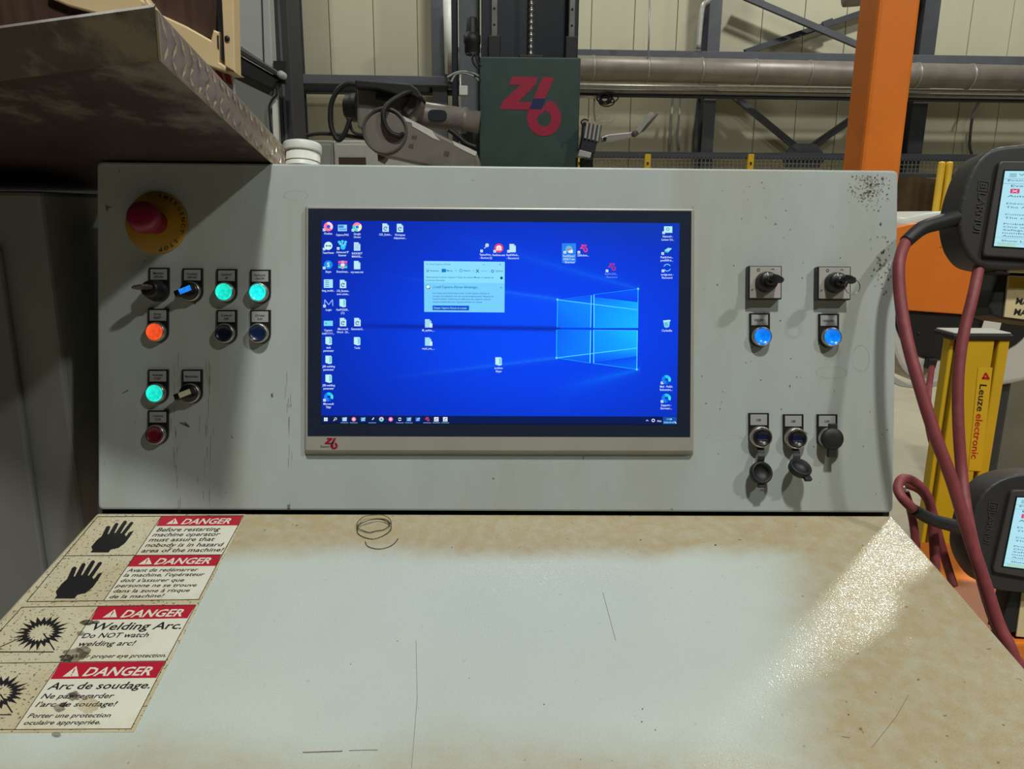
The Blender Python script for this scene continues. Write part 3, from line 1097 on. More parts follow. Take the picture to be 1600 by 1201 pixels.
def desk_material():
    m = mat('worn_console_desk_paint', (191, 199, 190), .27, var=.04, scale=6)
    nt = m.node_tree
    N, L = nt.nodes, nt.links
    bs = N['Principled BSDF']
    src = bs.inputs['Base Color'].links[0].from_socket
    tc = next(n for n in N if n.type == 'TEX_COORD')
    sep = N.new('ShaderNodeSeparateXYZ')
    L.new(tc.outputs['Object'], sep.inputs[0])

    def mth(op, a, b=None, clamp=False):
        n = N.new('ShaderNodeMath')
        n.operation = op
        n.use_clamp = clamp
        for i, v in enumerate((a, b)):
            if v is None:
                continue
            if isinstance(v, (int, float)):
                n.inputs[i].default_value = v
            else:
                L.new(v, n.inputs[i])
        return n.outputs[0]

    def rng(v, a, b_):
        n = N.new('ShaderNodeMapRange')
        n.interpolation_type = 'SMOOTHSTEP'
        L.new(v, n.inputs[0])
        n.inputs[1].default_value = a
        n.inputs[2].default_value = b_
        return n.outputs[0]
    nz = N.new('ShaderNodeTexNoise')
    nz.inputs['Scale'].default_value = 7
    nz.inputs['Detail'].default_value = 7
    L.new(tc.outputs['Object'], nz.inputs['Vector'])
    wob = mth('MULTIPLY', mth('SUBTRACT', nz.outputs['Fac'], .5), .16)
    x = mth('ADD', sep.outputs[0], wob)
    y = mth('ADD', sep.outputs[1], mth('MULTIPLY', wob, .5))
    # grime left along the back edge, the two sides and the front, wiped clean by forearms in between
    back = rng(y, -.11, -.06)
    right = rng(mth('SUBTRACT', x, mth('MULTIPLY', y, .35)), .33, .47)
    left = rng(mth('MULTIPLY', x, -1), .40, .50)
    frnt = rng(mth('MULTIPLY', y, -1), .33, .41)
    dirt = mth('MAXIMUM', mth('MAXIMUM', back, right), mth('MAXIMUM', mth('MULTIPLY', left, .8), mth('MULTIPLY', frnt, .7)))
    n2 = N.new('ShaderNodeTexNoise')
    n2.inputs['Scale'].default_value = 70
    n2.inputs['Detail'].default_value = 8
    L.new(tc.outputs['Object'], n2.inputs['Vector'])
    amt = mth('MULTIPLY', dirt, mth('ADD', mth('MULTIPLY', n2.outputs['Fac'], .8), .5), True)
    mx = N.new('ShaderNodeMix')
    mx.data_type = 'RGBA'
    L.new(amt, mx.inputs[0])
    L.new(src, mx.inputs[6])
    mx.inputs[7].default_value = lin((170, 154, 120)) + (1,)
    n3 = N.new('ShaderNodeTexNoise')
    n3.inputs['Scale'].default_value = 120
    n3.inputs['Detail'].default_value = 2
    L.new(tc.outputs['Object'], n3.inputs['Vector'])
    sp = rng(n3.outputs['Fac'], .72, .76)
    m2 = N.new('ShaderNodeMix')
    m2.data_type = 'RGBA'
    L.new(mth('MULTIPLY', sp, mth('ADD', mth('MULTIPLY', dirt, .5), .15)), m2.inputs[0])
    L.new(mx.outputs[2], m2.inputs[6])
    m2.inputs[7].default_value = lin((84, 74, 56)) + (1,)
    L.new(m2.outputs[2], bs.inputs['Base Color'])
    # orange-peel texture of the powder coat
    n4 = N.new('ShaderNodeTexNoise')
    n4.inputs['Scale'].default_value = 560
    n4.inputs['Detail'].default_value = 1
    L.new(tc.outputs['Object'], n4.inputs['Vector'])
    bp = N.new('ShaderNodeBump')
    bp.inputs['Strength'].default_value = .45
    bp.inputs['Distance'].default_value = .0007
    L.new(n4.outputs['Fac'], bp.inputs['Height'])
    L.new(bp.outputs[0], bs.inputs['Normal'])
    n5 = N.new('ShaderNodeTexNoise')
    n5.inputs['Scale'].default_value = 480
    n5.inputs['Detail'].default_value = 1
    L.new(tc.outputs['Object'], n5.inputs['Vector'])
    mr = N.new('ShaderNodeMapRange')
    mr.inputs[1].default_value = .38
    mr.inputs[2].default_value = .62
    mr.inputs[3].default_value = .15
    mr.inputs[4].default_value = .46
    L.new(n5.outputs['Fac'], mr.inputs[0])
    L.new(mr.outputs[0], bs.inputs['Roughness'])
    return m


m_desk = desk_material()
con = thing('control_console', 'light grey operator console with monitor, lit buttons and sloping desk', 'console', (0, .9, 0))
# upright panel
b = MB()
pq = rquad([(151, 252), (1404, 266), (1396, 801), (153, 796)], 9, 4)
b.prism([PAN(x, y) for x, y in pq], -NP * .028, m_panel, .003, 2)
panel = b.build('front_panel', con)
p0, p1 = PAN(170, 272), PAN(1386, 790)
b = MB()
b.prism([PAN(x, y, -.028) for x, y in rquad([(156, 259), (1398, 272), (1392, 785), (158, 782)], 6, 3)], -NP * .17, m_panel)
b.build('housing', con)
XL, XR = DSK(150, 803).x, DSK(1395, 806).x
b = MB()
b.prism([PAN(x, y, -.012) for x, y in ((160, 790), (1390, 794), (1388, 822), (160, 818))], -NP * .1, m_gap)
b.build('neck', con)
# sloping desk plate
b = MB()
fl = -.56
b.loft([Vector((x, 0, 0)) + (BACK - Vector((BACK.x, 0, 0))) + DD * t for x, t in ((XL, fl), (XR, fl), (XR, 0), (XL, 0))],
       [Vector((x, 0, 0)) + (BACK - Vector((BACK.x, 0, 0))) + DD * t - ND * .03 for x, t in ((XL, fl), (XR, fl), (XR, 0), (XL, 0))], m_desk, .003, 2)
desk = b.build('desk_plate', con, org=Vector((0, BACK.y, BACK.z)))
b = MB()
b.wbox(XL + .03, XR - .03, .62, BACK.y + .1, 0, .97, m_panel, .006)
b.build('base_cabinet', con)

# ---- stickers on the desk
m_stk = mat('grimy_white_sticker', (204, 195, 168), .45, var=.08, scale=14, rgb2=(178, 160, 118), lo=.42, hi=.7, speck=((96, 84, 62), 360., .60))
m_stkc = mat('white_sticker_text_field', (218, 215, 198), .45, var=.04, scale=14, rgb2=(190, 174, 134), lo=.5, hi=.75)
m_sred = mat('sticker_red', (178, 26, 48), .45, var=.08, scale=40)
m_sblk = mat('sticker_black', (30, 28, 30), .5, var=.1)
VPX = (766., 108.)


def stext(mb, s, L, Rr, cap, m, ital=0., bold=.012, w=.0009):
    dx, dy = VPX[0] - L[0], VPX[1] - L[1]
    k = -1. / dy
    text(mb, DSK, s, L, Rr, cap, m, w, bold, up=(dx * k, -1.), ital=ital)


def z5(*p):
    return zs((0, 790), .2625, p)


def z6(*p):
    return zs((0, 930), .2625, p)


def line(mb, pl, a, b_, wd, m, w, col=None):
    A, B = Vector(a), Vector(b_)
    d = (B - A).normalized()
    n = Vector((-d.y, d.x)) * wd / 2
    mb.poly([pl(*(A + n), w), pl(*(B + n), w), pl(*(B - n), w), pl(*(A - n), w)], m, col)


HAND = [(538, 277), (550, 262), (543, 243), (575, 205), (605, 180), (632, 125), (645, 118), (658, 124), (640, 168), (647, 168), (685, 104), (697, 100), (706, 107),
        (680, 161), (687, 161), (736, 91), (748, 87), (757, 94), (716, 163), (723, 163), (774, 99), (787, 94), (795, 101), (741, 172), (750, 182), (770, 156), (797, 148), (772, 185), (745, 220), (705, 250), (660, 259), (645, 277)]


def starburst(mb, cx, cy, rx, ry, sc):
    rr = random.Random(3)
    o_, i_ = [], []
    n = 22
    for k in range(n * 2):
        a = math.pi * k / n
        r = (1 + rr.uniform(-.08, .16)) if k % 2 == 0 else .68 + rr.uniform(-.05, .05)
        x, y = rx * r * math.cos(a), ry * r * math.sin(a)
        o_.append((cx + x - .45 * y, cy + y))
        r = .58 if k % 2 == 0 else .42
        x, y = rx * r * math.cos(a), ry * r * math.sin(a)
        i_.append((cx + x - .45 * y, cy + y))
    N_ = len(o_)
    vs = [DSK(x, y, .0009) for x, y in o_ + i_]
    mb.add(vs, [[k, (k + 1) % N_, N_ + (k + 1) % N_, N_ + k] for k in range(N_)], m_sblk)
    line(mb, DSK, (cx + 4 * sc, cy + 1), (cx + 21 * sc, cy + 27 * sc), 2.2 * sc, m_sblk, .001)
    line(mb, DSK, (cx - 32 * sc, cy + 8 * sc), (cx - 68 * sc, cy + 24 * sc), 1.0 * sc, m_sblk, .001)
    line(mb, DSK, (cx - 66 * sc, cy + 30 * sc), (cx + 20 * sc, cy + 30 * sc), 1.4 * sc, m_sblk, .001)


def clampdesk(pts):
    """keep sticker corners on the desk plate"""
    out = []
    for x, y in pts:
        p = DSK(x, y)
        p.x = max(p.x, XL + .004)
        out.append(p)
    return out


def sheet(corners, rows):
    b = MB()
    q = clampdesk(corners)
    b.prism([p + ND * .0006 for p in q], -ND * .0006, m_stk)
    st = b.build('warning_sticker', con)
    for r in rows:
        b = MB()
        b.poly([DSK(x, y, .0007) for x, y in r['field']], m_stkc)
        b.poly([DSK(x, y, .0008) for x, y in r['head']], m_sred)
        f, h = r['field'], r['head']
        for a, c in r['lines']:
            line(b, DSK, a, c, 1.0, m_sblk, .00085)
        s, L, Rr, cap = r['danger']
        stext(b, s, L, Rr, cap, m_stkc, .22, .022)
        b.poly([DSK(x, y, .0009) for x, y in r['tri']], m_stkc)
        t0, t1, t2 = [Vector(v) for v in r['tri']]
        cc = (t0 + t1) / 2
        a_, c_ = cc.lerp(t2, .75), cc.lerp(t2, .3)
        line(b, DSK, a_, c_, 1.6, m_sred, .001)
        line(b, DSK, cc.lerp(t2, .2), cc.lerp(t2, .1), 1.6, m_sred, .001)
        for s, L, Rr, cap in r['text']:
            stext(b, s, L, Rr, cap, m_sblk, .16, .014)
        if 'hand' in r:
            ox, oy, kx, ky = r['hand']
            b.poly([DSK(x, y, .0009) for x, y in z5(*[((x - 540) * kx + ox, (y - 277) * ky + oy) for x, y in HAND])], m_sblk)
        if 'burst' in r:
            starburst(b, *r['burst'])
        b.build('danger_notice', st)
    return st


def T(zf, rows, k=.2625):
    return [(s, zf((a, b_))[0], zf((c, d))[0], cap * k) for s, a, b_, c, d, cap in rows]


sheet(z5((570, 55), (1462, 52), (1192, 577), (92, 592)), [
    dict(field=z5((962, 62), (1450, 58), (1322, 291), (806, 293)), head=z5((962, 62), (1446, 58), (1416, 116), (930, 120)),
         lines=[z5((582, 64), (1450, 58)), z5((582, 64), (385, 297)), z5((1450, 58), (1322, 291)), z5((385, 297), (1322, 291)), z5((962, 62), (806, 293))],
         danger=T(z5, [('DANGER', 1075, 109, 1366, 105, 31)])[0], tri=z5((988, 109), (1060, 107), (1044, 74)),
         text=T(z5, [('Before restarting', 928, 153, 1302, 148, 22), ('machine operator', 903, 182, 1302, 178, 22), ('must assure that', 882, 212, 1270, 208, 22), ('nobody is in hazard', 860, 244, 1318, 240, 22), ('area of the machine!', 836, 277, 1320, 271, 22)]),
         hand=(540, 277, 1, 1)),
    dict(field=z5((802, 296), (1320, 291), (1182, 557), (616, 564)), head=z5((802, 296), (1318, 291), (1286, 357), (760, 361)),
         lines=[z5((385, 297), (158, 570)), z5((1322, 291), (1182, 557)), z5((158, 570), (1182, 557)), z5((802, 296), (616, 564))],
         danger=T(z5, [('DANGER', 915, 348, 1246, 343, 35)])[0], tri=z5((822, 349), (904, 347), (885, 307)),
         text=T(z5, [('Avant de redémarrer', 752, 393, 1172, 388, 20), ("la machine, l'opérateur", 732, 422, 1210, 416, 20), ("doit s'assurer que", 712, 453, 1090, 450, 20), ('personne ne se trouve', 687, 484, 1165, 480, 20), ('dans la zone à risque', 668, 516, 1124, 511, 20), ('de la machine!', 645, 550, 965, 543, 20)]),
         hand=(328, 551, 1.1, 1.2)),
])
sheet(z6((90, 54), (1192, 43), (797, 815), (-520, 822)), [
    dict(field=z6((586, 66), (1166, 56), (988, 389), (362, 393)), head=z6((586, 66), (1165, 56), (1115, 135), (540, 145)),
         lines=[z6((130, 69), (1166, 56)), z6((130, 69), (-170, 402)), z6((1166, 56), (988, 389)), z6((-170, 404), (988, 389)), z6((586, 66), (362, 393))],
         danger=T(z6, [('DANGER', 715, 130, 1080, 123, 42)])[0], tri=z6((610, 131), (696, 129), (684, 82)),
         text=T(z6, [('Welding Arc.', 528, 206, 1075, 198, 42), ('Do NOT watch', 483, 253, 876, 247, 28), ('welding arc!', 455, 301, 792, 296, 28), ('Wear proper eye protection.', 412, 373, 986, 366, 22)]),
         burst=(64., 988., 38, 25, 1.)),
    dict(field=z6((360, 397), (986, 391), (782, 793), (88, 796)), head=z6((360, 400), (984, 392), (930, 490), (300, 497)),
         lines=[z6((-170, 404), (-500, 800)), z6((988, 389), (780, 793)), z6((-500, 800), (780, 793)), z6((360, 397), (88, 796))],
         danger=T(z6, [('DANGER', 487, 479, 892, 474, 50)])[0], tri=z6((372, 483), (468, 481), (455, 420)),
         text=T(z6, [('Arc de soudage.', 278, 559, 888, 552, 40), ('Ne pas regarder', 240, 613, 668, 610, 29), ("l'arc de soudage!", 207, 662, 682, 658, 29), ('Porter une protection', 162, 727, 652, 724, 25), ('oculaire appropriée.', 135, 769, 594, 765, 25)]),
         burst=(-4., 1083., 42, 27, 1.1)),
])


def stain_mat(name, rgb, a):
    m = mat(name, rgb, .3, var=.3, scale=90)
    nt = m.node_tree
    N, L = nt.nodes, nt.links
    bs = N['Principled BSDF']
    tc = next(n for n in N if n.type == 'TEX_COORD')
    nz = N.new('ShaderNodeTexNoise')
    nz.inputs['Scale'].default_value = 160
    L.new(tc.outputs['Object'], nz.inputs['Vector'])
    mr = N.new('ShaderNodeMapRange')
    mr.inputs[1].default_value = .3
    mr.inputs[2].default_value = .65
    mr.inputs[3].default_value = a * .45
    mr.inputs[4].default_value = a
    L.new(nz.outputs['Fac'], mr.inputs[0])
    L.new(mr.outputs[0], bs.inputs['Alpha'])
    return m


m_oil = stain_mat('oil_stain', (48, 42, 34), .85)
m_oil2 = stain_mat('thin_oil_stain', (92, 80, 58), .55)
b = MB()
for x, y, rx, ry, mm in ((520, 160, 42, 16, m_oil), (570, 158, 22, 10, m_oil), (480, 225, 24, 16, m_oil2), (450, 350, 70, 38, m_oil2), (395, 372, 40, 22, m_oil), (500, 330, 40, 28, m_oil2), (440, 597, 44, 26, m_oil2),
                         (435, 590, 26, 14, m_oil), (350, 668, 36, 22, m_oil2), (380, 650, 22, 14, m_oil), (335, 826, 28, 16, m_oil2), (520, 650, 60, 50, stain_mat('tea_stain', (180, 150, 90), .3))):
    b = MB()
    b.poly([DSK(px, py, .0013) for px, py in z6(*blob(x, y, rx, ry, 22, .2))], mm)
    b.build('oil_stain', desk)
# scratches in the paint
b = MB()
m_scr = mat('scratch_mark', (120, 110, 88), .6)
for a, c, wd in (((1420, 1085), (1400, 1120), .8), ((1400, 1120), (1362, 1168), .9), ((650, 1000), (652, 1090), .6), ((652, 1090), (643, 1200), .6), ((942, 925), (962, 1000), .5), ((473, 1175), (535, 1173), 1.6), ((545, 1172), (590, 1171), .8), ((1315, 1150), (1328, 1152), .8)):
    line(b, DSK, a, c, wd, m_scr, .0004)
for x, y, r in ((850, 1100, 1.4), (1004, 1107, 1.2), (1003, 1127, 1.3), (1024, 1140, 1.2), (907, 1186, 1.0), (1118, 851, 1.6), (1001, 843, 1.2), (1326, 1116, 1.5), (733, 1059, .9), (621, 1001, 1.), (548, 1037, 1.)):
    b.poly([DSK(px, py, .0004) for px, py in blob(x, y, r, r * .7, 8)], m_oil)
b.build('scratches', desk, kind='stuff')
# scuffs on the panel
b = MB()
m_scuff = stain_mat('dark_scuff', (60, 52, 42), .7)
m_grime = stain_mat('brown_grime', (110, 92, 66), .5)
for q in ([(163, 315), (167, 322), (175, 323), (169, 326), (167, 332)], [(190, 615), (199, 609), (201, 610), (194, 614)], [(279, 660), (290, 659), (297, 666), (296, 668), (286, 664)], [(423, 615), (426, 614), (427, 620), (424, 621)], [(361, 679), (364, 684), (362, 685)], [(1258, 674), (1264, 678), (1258, 677)], [(1233, 602), (1235, 601), (1235, 607)], [(449, 788), (453, 788), (453, 798), (449, 797)], [(910, 714), (912, 712), (912, 720)]):
    b.poly([PAN(x, y, .0004) for x, y in q], m_scuff)
for k in range(220):
    x, y = random.gauss(1357, 16), random.gauss(292, 14)
    if 1325 < x < 1396 and 270 < y < 330:
        b.poly([PAN(px, py, .0004) for px, py in blob(x, y, random.uniform(.5, 2.2), random.uniform(.5, 1.8), 7, .4)], m_scuff if random.random() < .35 else m_grime)
for k in range(70):
    x, y = random.gauss(1381, 9), random.gauss(405, 24)
    if 1360 < x < 1396:
        b.poly([PAN(px, py, .0004) for px, py in blob(x, y, random.uniform(.5, 2), random.uniform(.8, 3), 7, .4)], m_scuff if random.random() < .5 else m_grime)
for k in range(46):
    x, y = random.choice([random.gauss(322, 5), random.gauss(330, 4), random.gauss(452, 2), random.gauss(275, 4)]), random.uniform(540, 790)
    b.poly([PAN(x + a, y + c, .0004) for a, c in ((-.5, 0), (.5, 0), (.4, random.uniform(8, 34)), (-.3, random.uniform(8, 34)))], m_grime)
for x, y, rx, ry in ((1345, 560, 14, 22), (1130, 683, 30, 4), (462, 305, 20, 8), (1300, 582, 26, 10)):
    oo, ii = blob(x, y, rx, ry, 24, .05), blob(x, y, rx * .88, ry * .86, 24, .05)
    vs = [PAN(px, py, .0004) for px, py in oo + ii]
    b.add(vs, [[i, (i + 1) % 24, 24 + (i + 1) % 24, 24 + i] for i in range(24)], stain_mat('faint_ring_stain', (130, 118, 90), .13))
for k in range(60):
    x, y = random.uniform(1095, 1390), random.uniform(275, 790)
    b.poly([PAN(px, py, .0004) for px, py in blob(x, y, random.uniform(.5, 1.3), random.uniform(.5, 1.3), 6, .4)], m_scuff)
b.build('scuff_marks', panel, kind='stuff')

# ---- monitor
MW = .010
b = MB()
fo = rquad([(478.5, 323), (1084, 327), (1082, 704), (477.5, 703)], 2.5, 2)
bk = rquad([(477, 322), (1085, 326), (1083.5, 710.5), (475.5, 709)], 3, 2)
b.loft([PAN(x, y, MW) for x, y in fo], [PAN(x, y, .0001) for x, y in bk], m_silver, .0008, 2, frontonly=True)
mon = b.build('monitor', con, 'wide monitor with silver frame showing a blue desktop')
b = MB()
b.prism([PAN(x, y, MW + .0006) for x, y in [(481.5, 325.5), (1080.5, 329.5), (1078.5, 682.5), (480.5, 681)]], -NP * .0006, m_bezel, .0002, 1)
b.build('screen_border', mon)
SW = MW + .0009
SQ = [(502.5, 344.5), (1062, 348.5), (1057.5, 663), (502, 661)]


def sbil(s, t):
    a, b_, c, d = [Vector(v) for v in SQ]
    return a.lerp(b_, s).lerp(d.lerp(c, s), t)


def mixc(a, b_, t):
    return tuple(a[i] + (b_[i] - a[i]) * t for i in range(3))


def sst(a, b_, x):
    t = max(0., min(1., (x - a) / (b_ - a)))
    return t * t * (3 - 2 * t)


def yl(x, x0, y0, x1, y1):
    return y0 + (y1 - y0) * (x - x0) / (x1 - x0)


def wallpaper(x, y):
    d = math.hypot((x - 850) / 1.7, (y - 515))
    c = mixc((0, 66, 244), (2, 36, 160), sst(30, 290, d))
    if y < 400:
        c = mixc(c, (6, 58, 178), .6 * sst(400, 350, y) * sst(820, 1000, x))
    # light falling to the left from the bright window
    if x < 1000:
        up_ = yl(x, 1000, 452, 690, 365)
        c = mixc(c, (10, 110, 255), .55 * math.exp(-abs(y - up_) / (3 + (1000 - x) * .02)) * sst(640, 1000, x))
        dn_ = yl(x, 1000, 577, 690, 650)
        c = mixc(c, (0, 120, 255), .75 * math.exp(-abs(y - dn_) / (3 + (1000 - x) * .07)) * sst(840, 1000, x))
    if x < 875:
        u2, l2 = yl(x, 870, 467, 560, 424), yl(x, 870, 559, 560, 596)
        ins = sst(u2 - 2, u2 + 5, y) * sst(l2 + 2, l2 - 5, y)
        c = mixc(c, (0, 84, 255), .55 * ins * sst(600, 870, x))
        for l_ in (u2, l2):
            c = mixc(c, (40, 140, 255), .55 * math.exp(-abs(y - l_) / 2.2) * sst(560, 870, x))
        c = mixc(c, (4, 30, 150), .75 * math.exp(-((y - yl(x, 870, 513.5, 502, 508)) / 3.6) ** 2) * sst(470, 640, x))
    return c


b = MB()
nx, ny = 280, 158
vs = []
cs = []
for j in range(ny + 1):
    for i in range(nx + 1):
        p = sbil(i / nx, j / ny)
        vs.append(PAN(p.x, p.y, SW))
        cs.append(lin(wallpaper(p.x, p.y)))
idx = lambda i, j: j * (nx + 1) + i
o0 = len(b.v)
b.v += vs
km = b.mi(PIX)
for j in range(ny):
    for i in range(nx):
        f = [idx(i, j + 1), idx(i + 1, j + 1), idx(i + 1, j), idx(i, j)]
        b.f.append(f)
        b.fm.append(km)
        b.sm.append(False)
        b.col.append([cs[k] for k in f])
b.build('display', mon)
E1, E2, E3, E4 = SW + .0002, SW + .0004, SW + .0006, SW + .0008


def sp(mb, pts, c, w=E1):
    if isinstance(c, list):
        mb.poly([PAN(x, y, w) for x, y in pts], PIX, [lin(k) for k in c])
    else:
        mb.poly([PAN(x, y, w) for x, y in pts], PIX, lin(c))


def sl(mb, a, c, wd, col, w=E3):
    line(mb, PAN, a, c, wd, PIX, w, lin(col))


def stx(mb, s, cx, base, cap, col=(225, 240, 255), w=E3, bold=.01, wid=None):
    textc(mb, PAN, s, cx, base, cap, PIX, w, bold, lin(col), wid)


def stl(mb, s, x0, base, x1, cap, col, w=E3, bold=.008):
    text(mb, PAN, s, (x0, base), (x1, base + (x1 - x0) * .006), cap, PIX, w, bold, col=lin(col))


# bright window emblem
b = MB()
BL, BR_ = (6, 124, 255), (12, 172, 255)
DL = (4, 84, 248)
sp(b, [(871, 468), (924, 461), (923.5, 475), (871, 469)], [(4, 100, 252), DL, (6, 110, 255), BL])
sp(b, [(871, 468.5), (923.5, 475), (923, 511.5), (870.5, 511)], [BL, (8, 140, 255), (8, 130, 255), (4, 100, 250)])
sp(b, [(928, 460), (997, 451), (996.7, 472), (928, 464)], [(0, 72, 246), (0, 90, 250), (0, 70, 246), (0, 78, 248)])
sp(b, [(928, 464), (996.7, 472), (996.5, 484), (928, 475.5)], [(6, 110, 255), BR_, BR_, (8, 140, 255)])
sp(b, [(928, 475.5), (996.5, 484), (996.5, 512), (928, 512)], [(8, 140, 255), BR_, (14, 184, 255), (8, 150, 255)])
sp(b, [(869.7, 515), (923, 515.5), (922.5, 552), (869.5, 559)], [(4, 100, 250), (8, 132, 255), (8, 130, 255), (6, 110, 252)])
sp(b, [(869.5, 559), (922.5, 552), (922, 567)], [(6, 100, 250), (6, 110, 252), DL])
sp(b, [(927.5, 515.5), (996, 516), (995.5, 543.5), (927.5, 551.5)], [(8, 150, 255), (16, 190, 255), BR_, (8, 140, 255)])
sp(b, [(927.5, 551.5), (995.5, 543.5), (995.3, 556), (927.5, 566)], [(6, 120, 255), BR_, (8, 130, 255), DL])
sp(b, [(927.5, 566), (995.3, 556), (995, 577), (927.5, 567.5)], [(0, 74, 246), (0, 80, 246), (0, 110, 250), (0, 76, 246)])
CY1, CY2 = (40, 190, 255), (80, 220, 255)
for a, c, wd, cc in (((871, 468), (870.5, 511), 1, CY1), ((924, 461), (923, 511.5), 1.4, CY2), ((928, 460), (928, 512), 1.6, CY2), ((997, 451), (996.5, 512), 1.1, CY1), ((871, 468), (924, 461), .6, (10, 120, 255)), ((928, 460), (997, 451), .8, (20, 150, 255)),
                     ((871, 468), (996.5, 484), 1.1, CY2), ((869.5, 559), (995.5, 543.5), 1.1, CY2), ((869.7, 515), (869.5, 559), 1, CY1), ((923, 515.5), (922, 567), 1.6, CY2), ((927.5, 515.5), (927.5, 567.5), 1.5, CY2), ((996, 516), (995, 577), 1.2, CY2), ((869.5, 559), (922, 567), .9, (24, 160, 255)), ((927.5, 567.5), (995, 577), .9, (30, 170, 255)),
                     ((870.5, 511), (923, 511.5), .5, (10, 140, 255)), ((928, 512), (996.5, 512), .6, (30, 170, 255)), ((869.7, 515), (923, 515.5), .5, (10, 140, 255)), ((927.5, 515.5), (996, 516), .7, (60, 200, 255))):
    sl(b, a, c, wd, cc, E2)
for x, y in ((997, 451), (995, 577), (871, 468), (869.5, 559)):
    sp(b, ell(x, y, 1.6, 1.6, 10), (110, 235, 255), E3)
b.build('wallpaper_window', mon)

PALE, DOC = (150, 215, 245), (190, 232, 250)


def shortcut(b, x, y):
    sp(b, [(x - 8.5, y + 3), (x - 4.5, y + 3), (x - 4.5, y + 7), (x - 8.5, y + 7)], (225, 245, 255), E2)
    sl(b, (x - 7.6, y + 6), (x - 5.6, y + 4.2), .8, (20, 80, 200), E3)


def ring(b, cx, cy, ro, ri, c, a0, a1, w=E2, n=16):
    oo, ii = ell(cx, cy, ro, ro, n, a0, a1 if a1 - a0 < 360 else a0 + 359.9), ell(cx, cy, ri, ri, n, a0, a1 if a1 - a0 < 360 else a0 + 359.9)
    for k in range(n):
        sp(b, [oo[k], oo[k + 1], ii[k + 1], ii[k]], c, w)


def doc(b, x, y, c=DOC, fold=True, wd=5, h=6.5):
    sp(b, [(x - wd, y - h), (x + wd - 3, y - h), (x + wd, y - h + 3), (x + wd, y + h), (x - wd, y + h)], c, E1)
    sp(b, [(x + wd - 3, y - h), (x + wd, y - h + 3), (x + wd - 3, y - h + 3)], (110, 180, 230), E2)


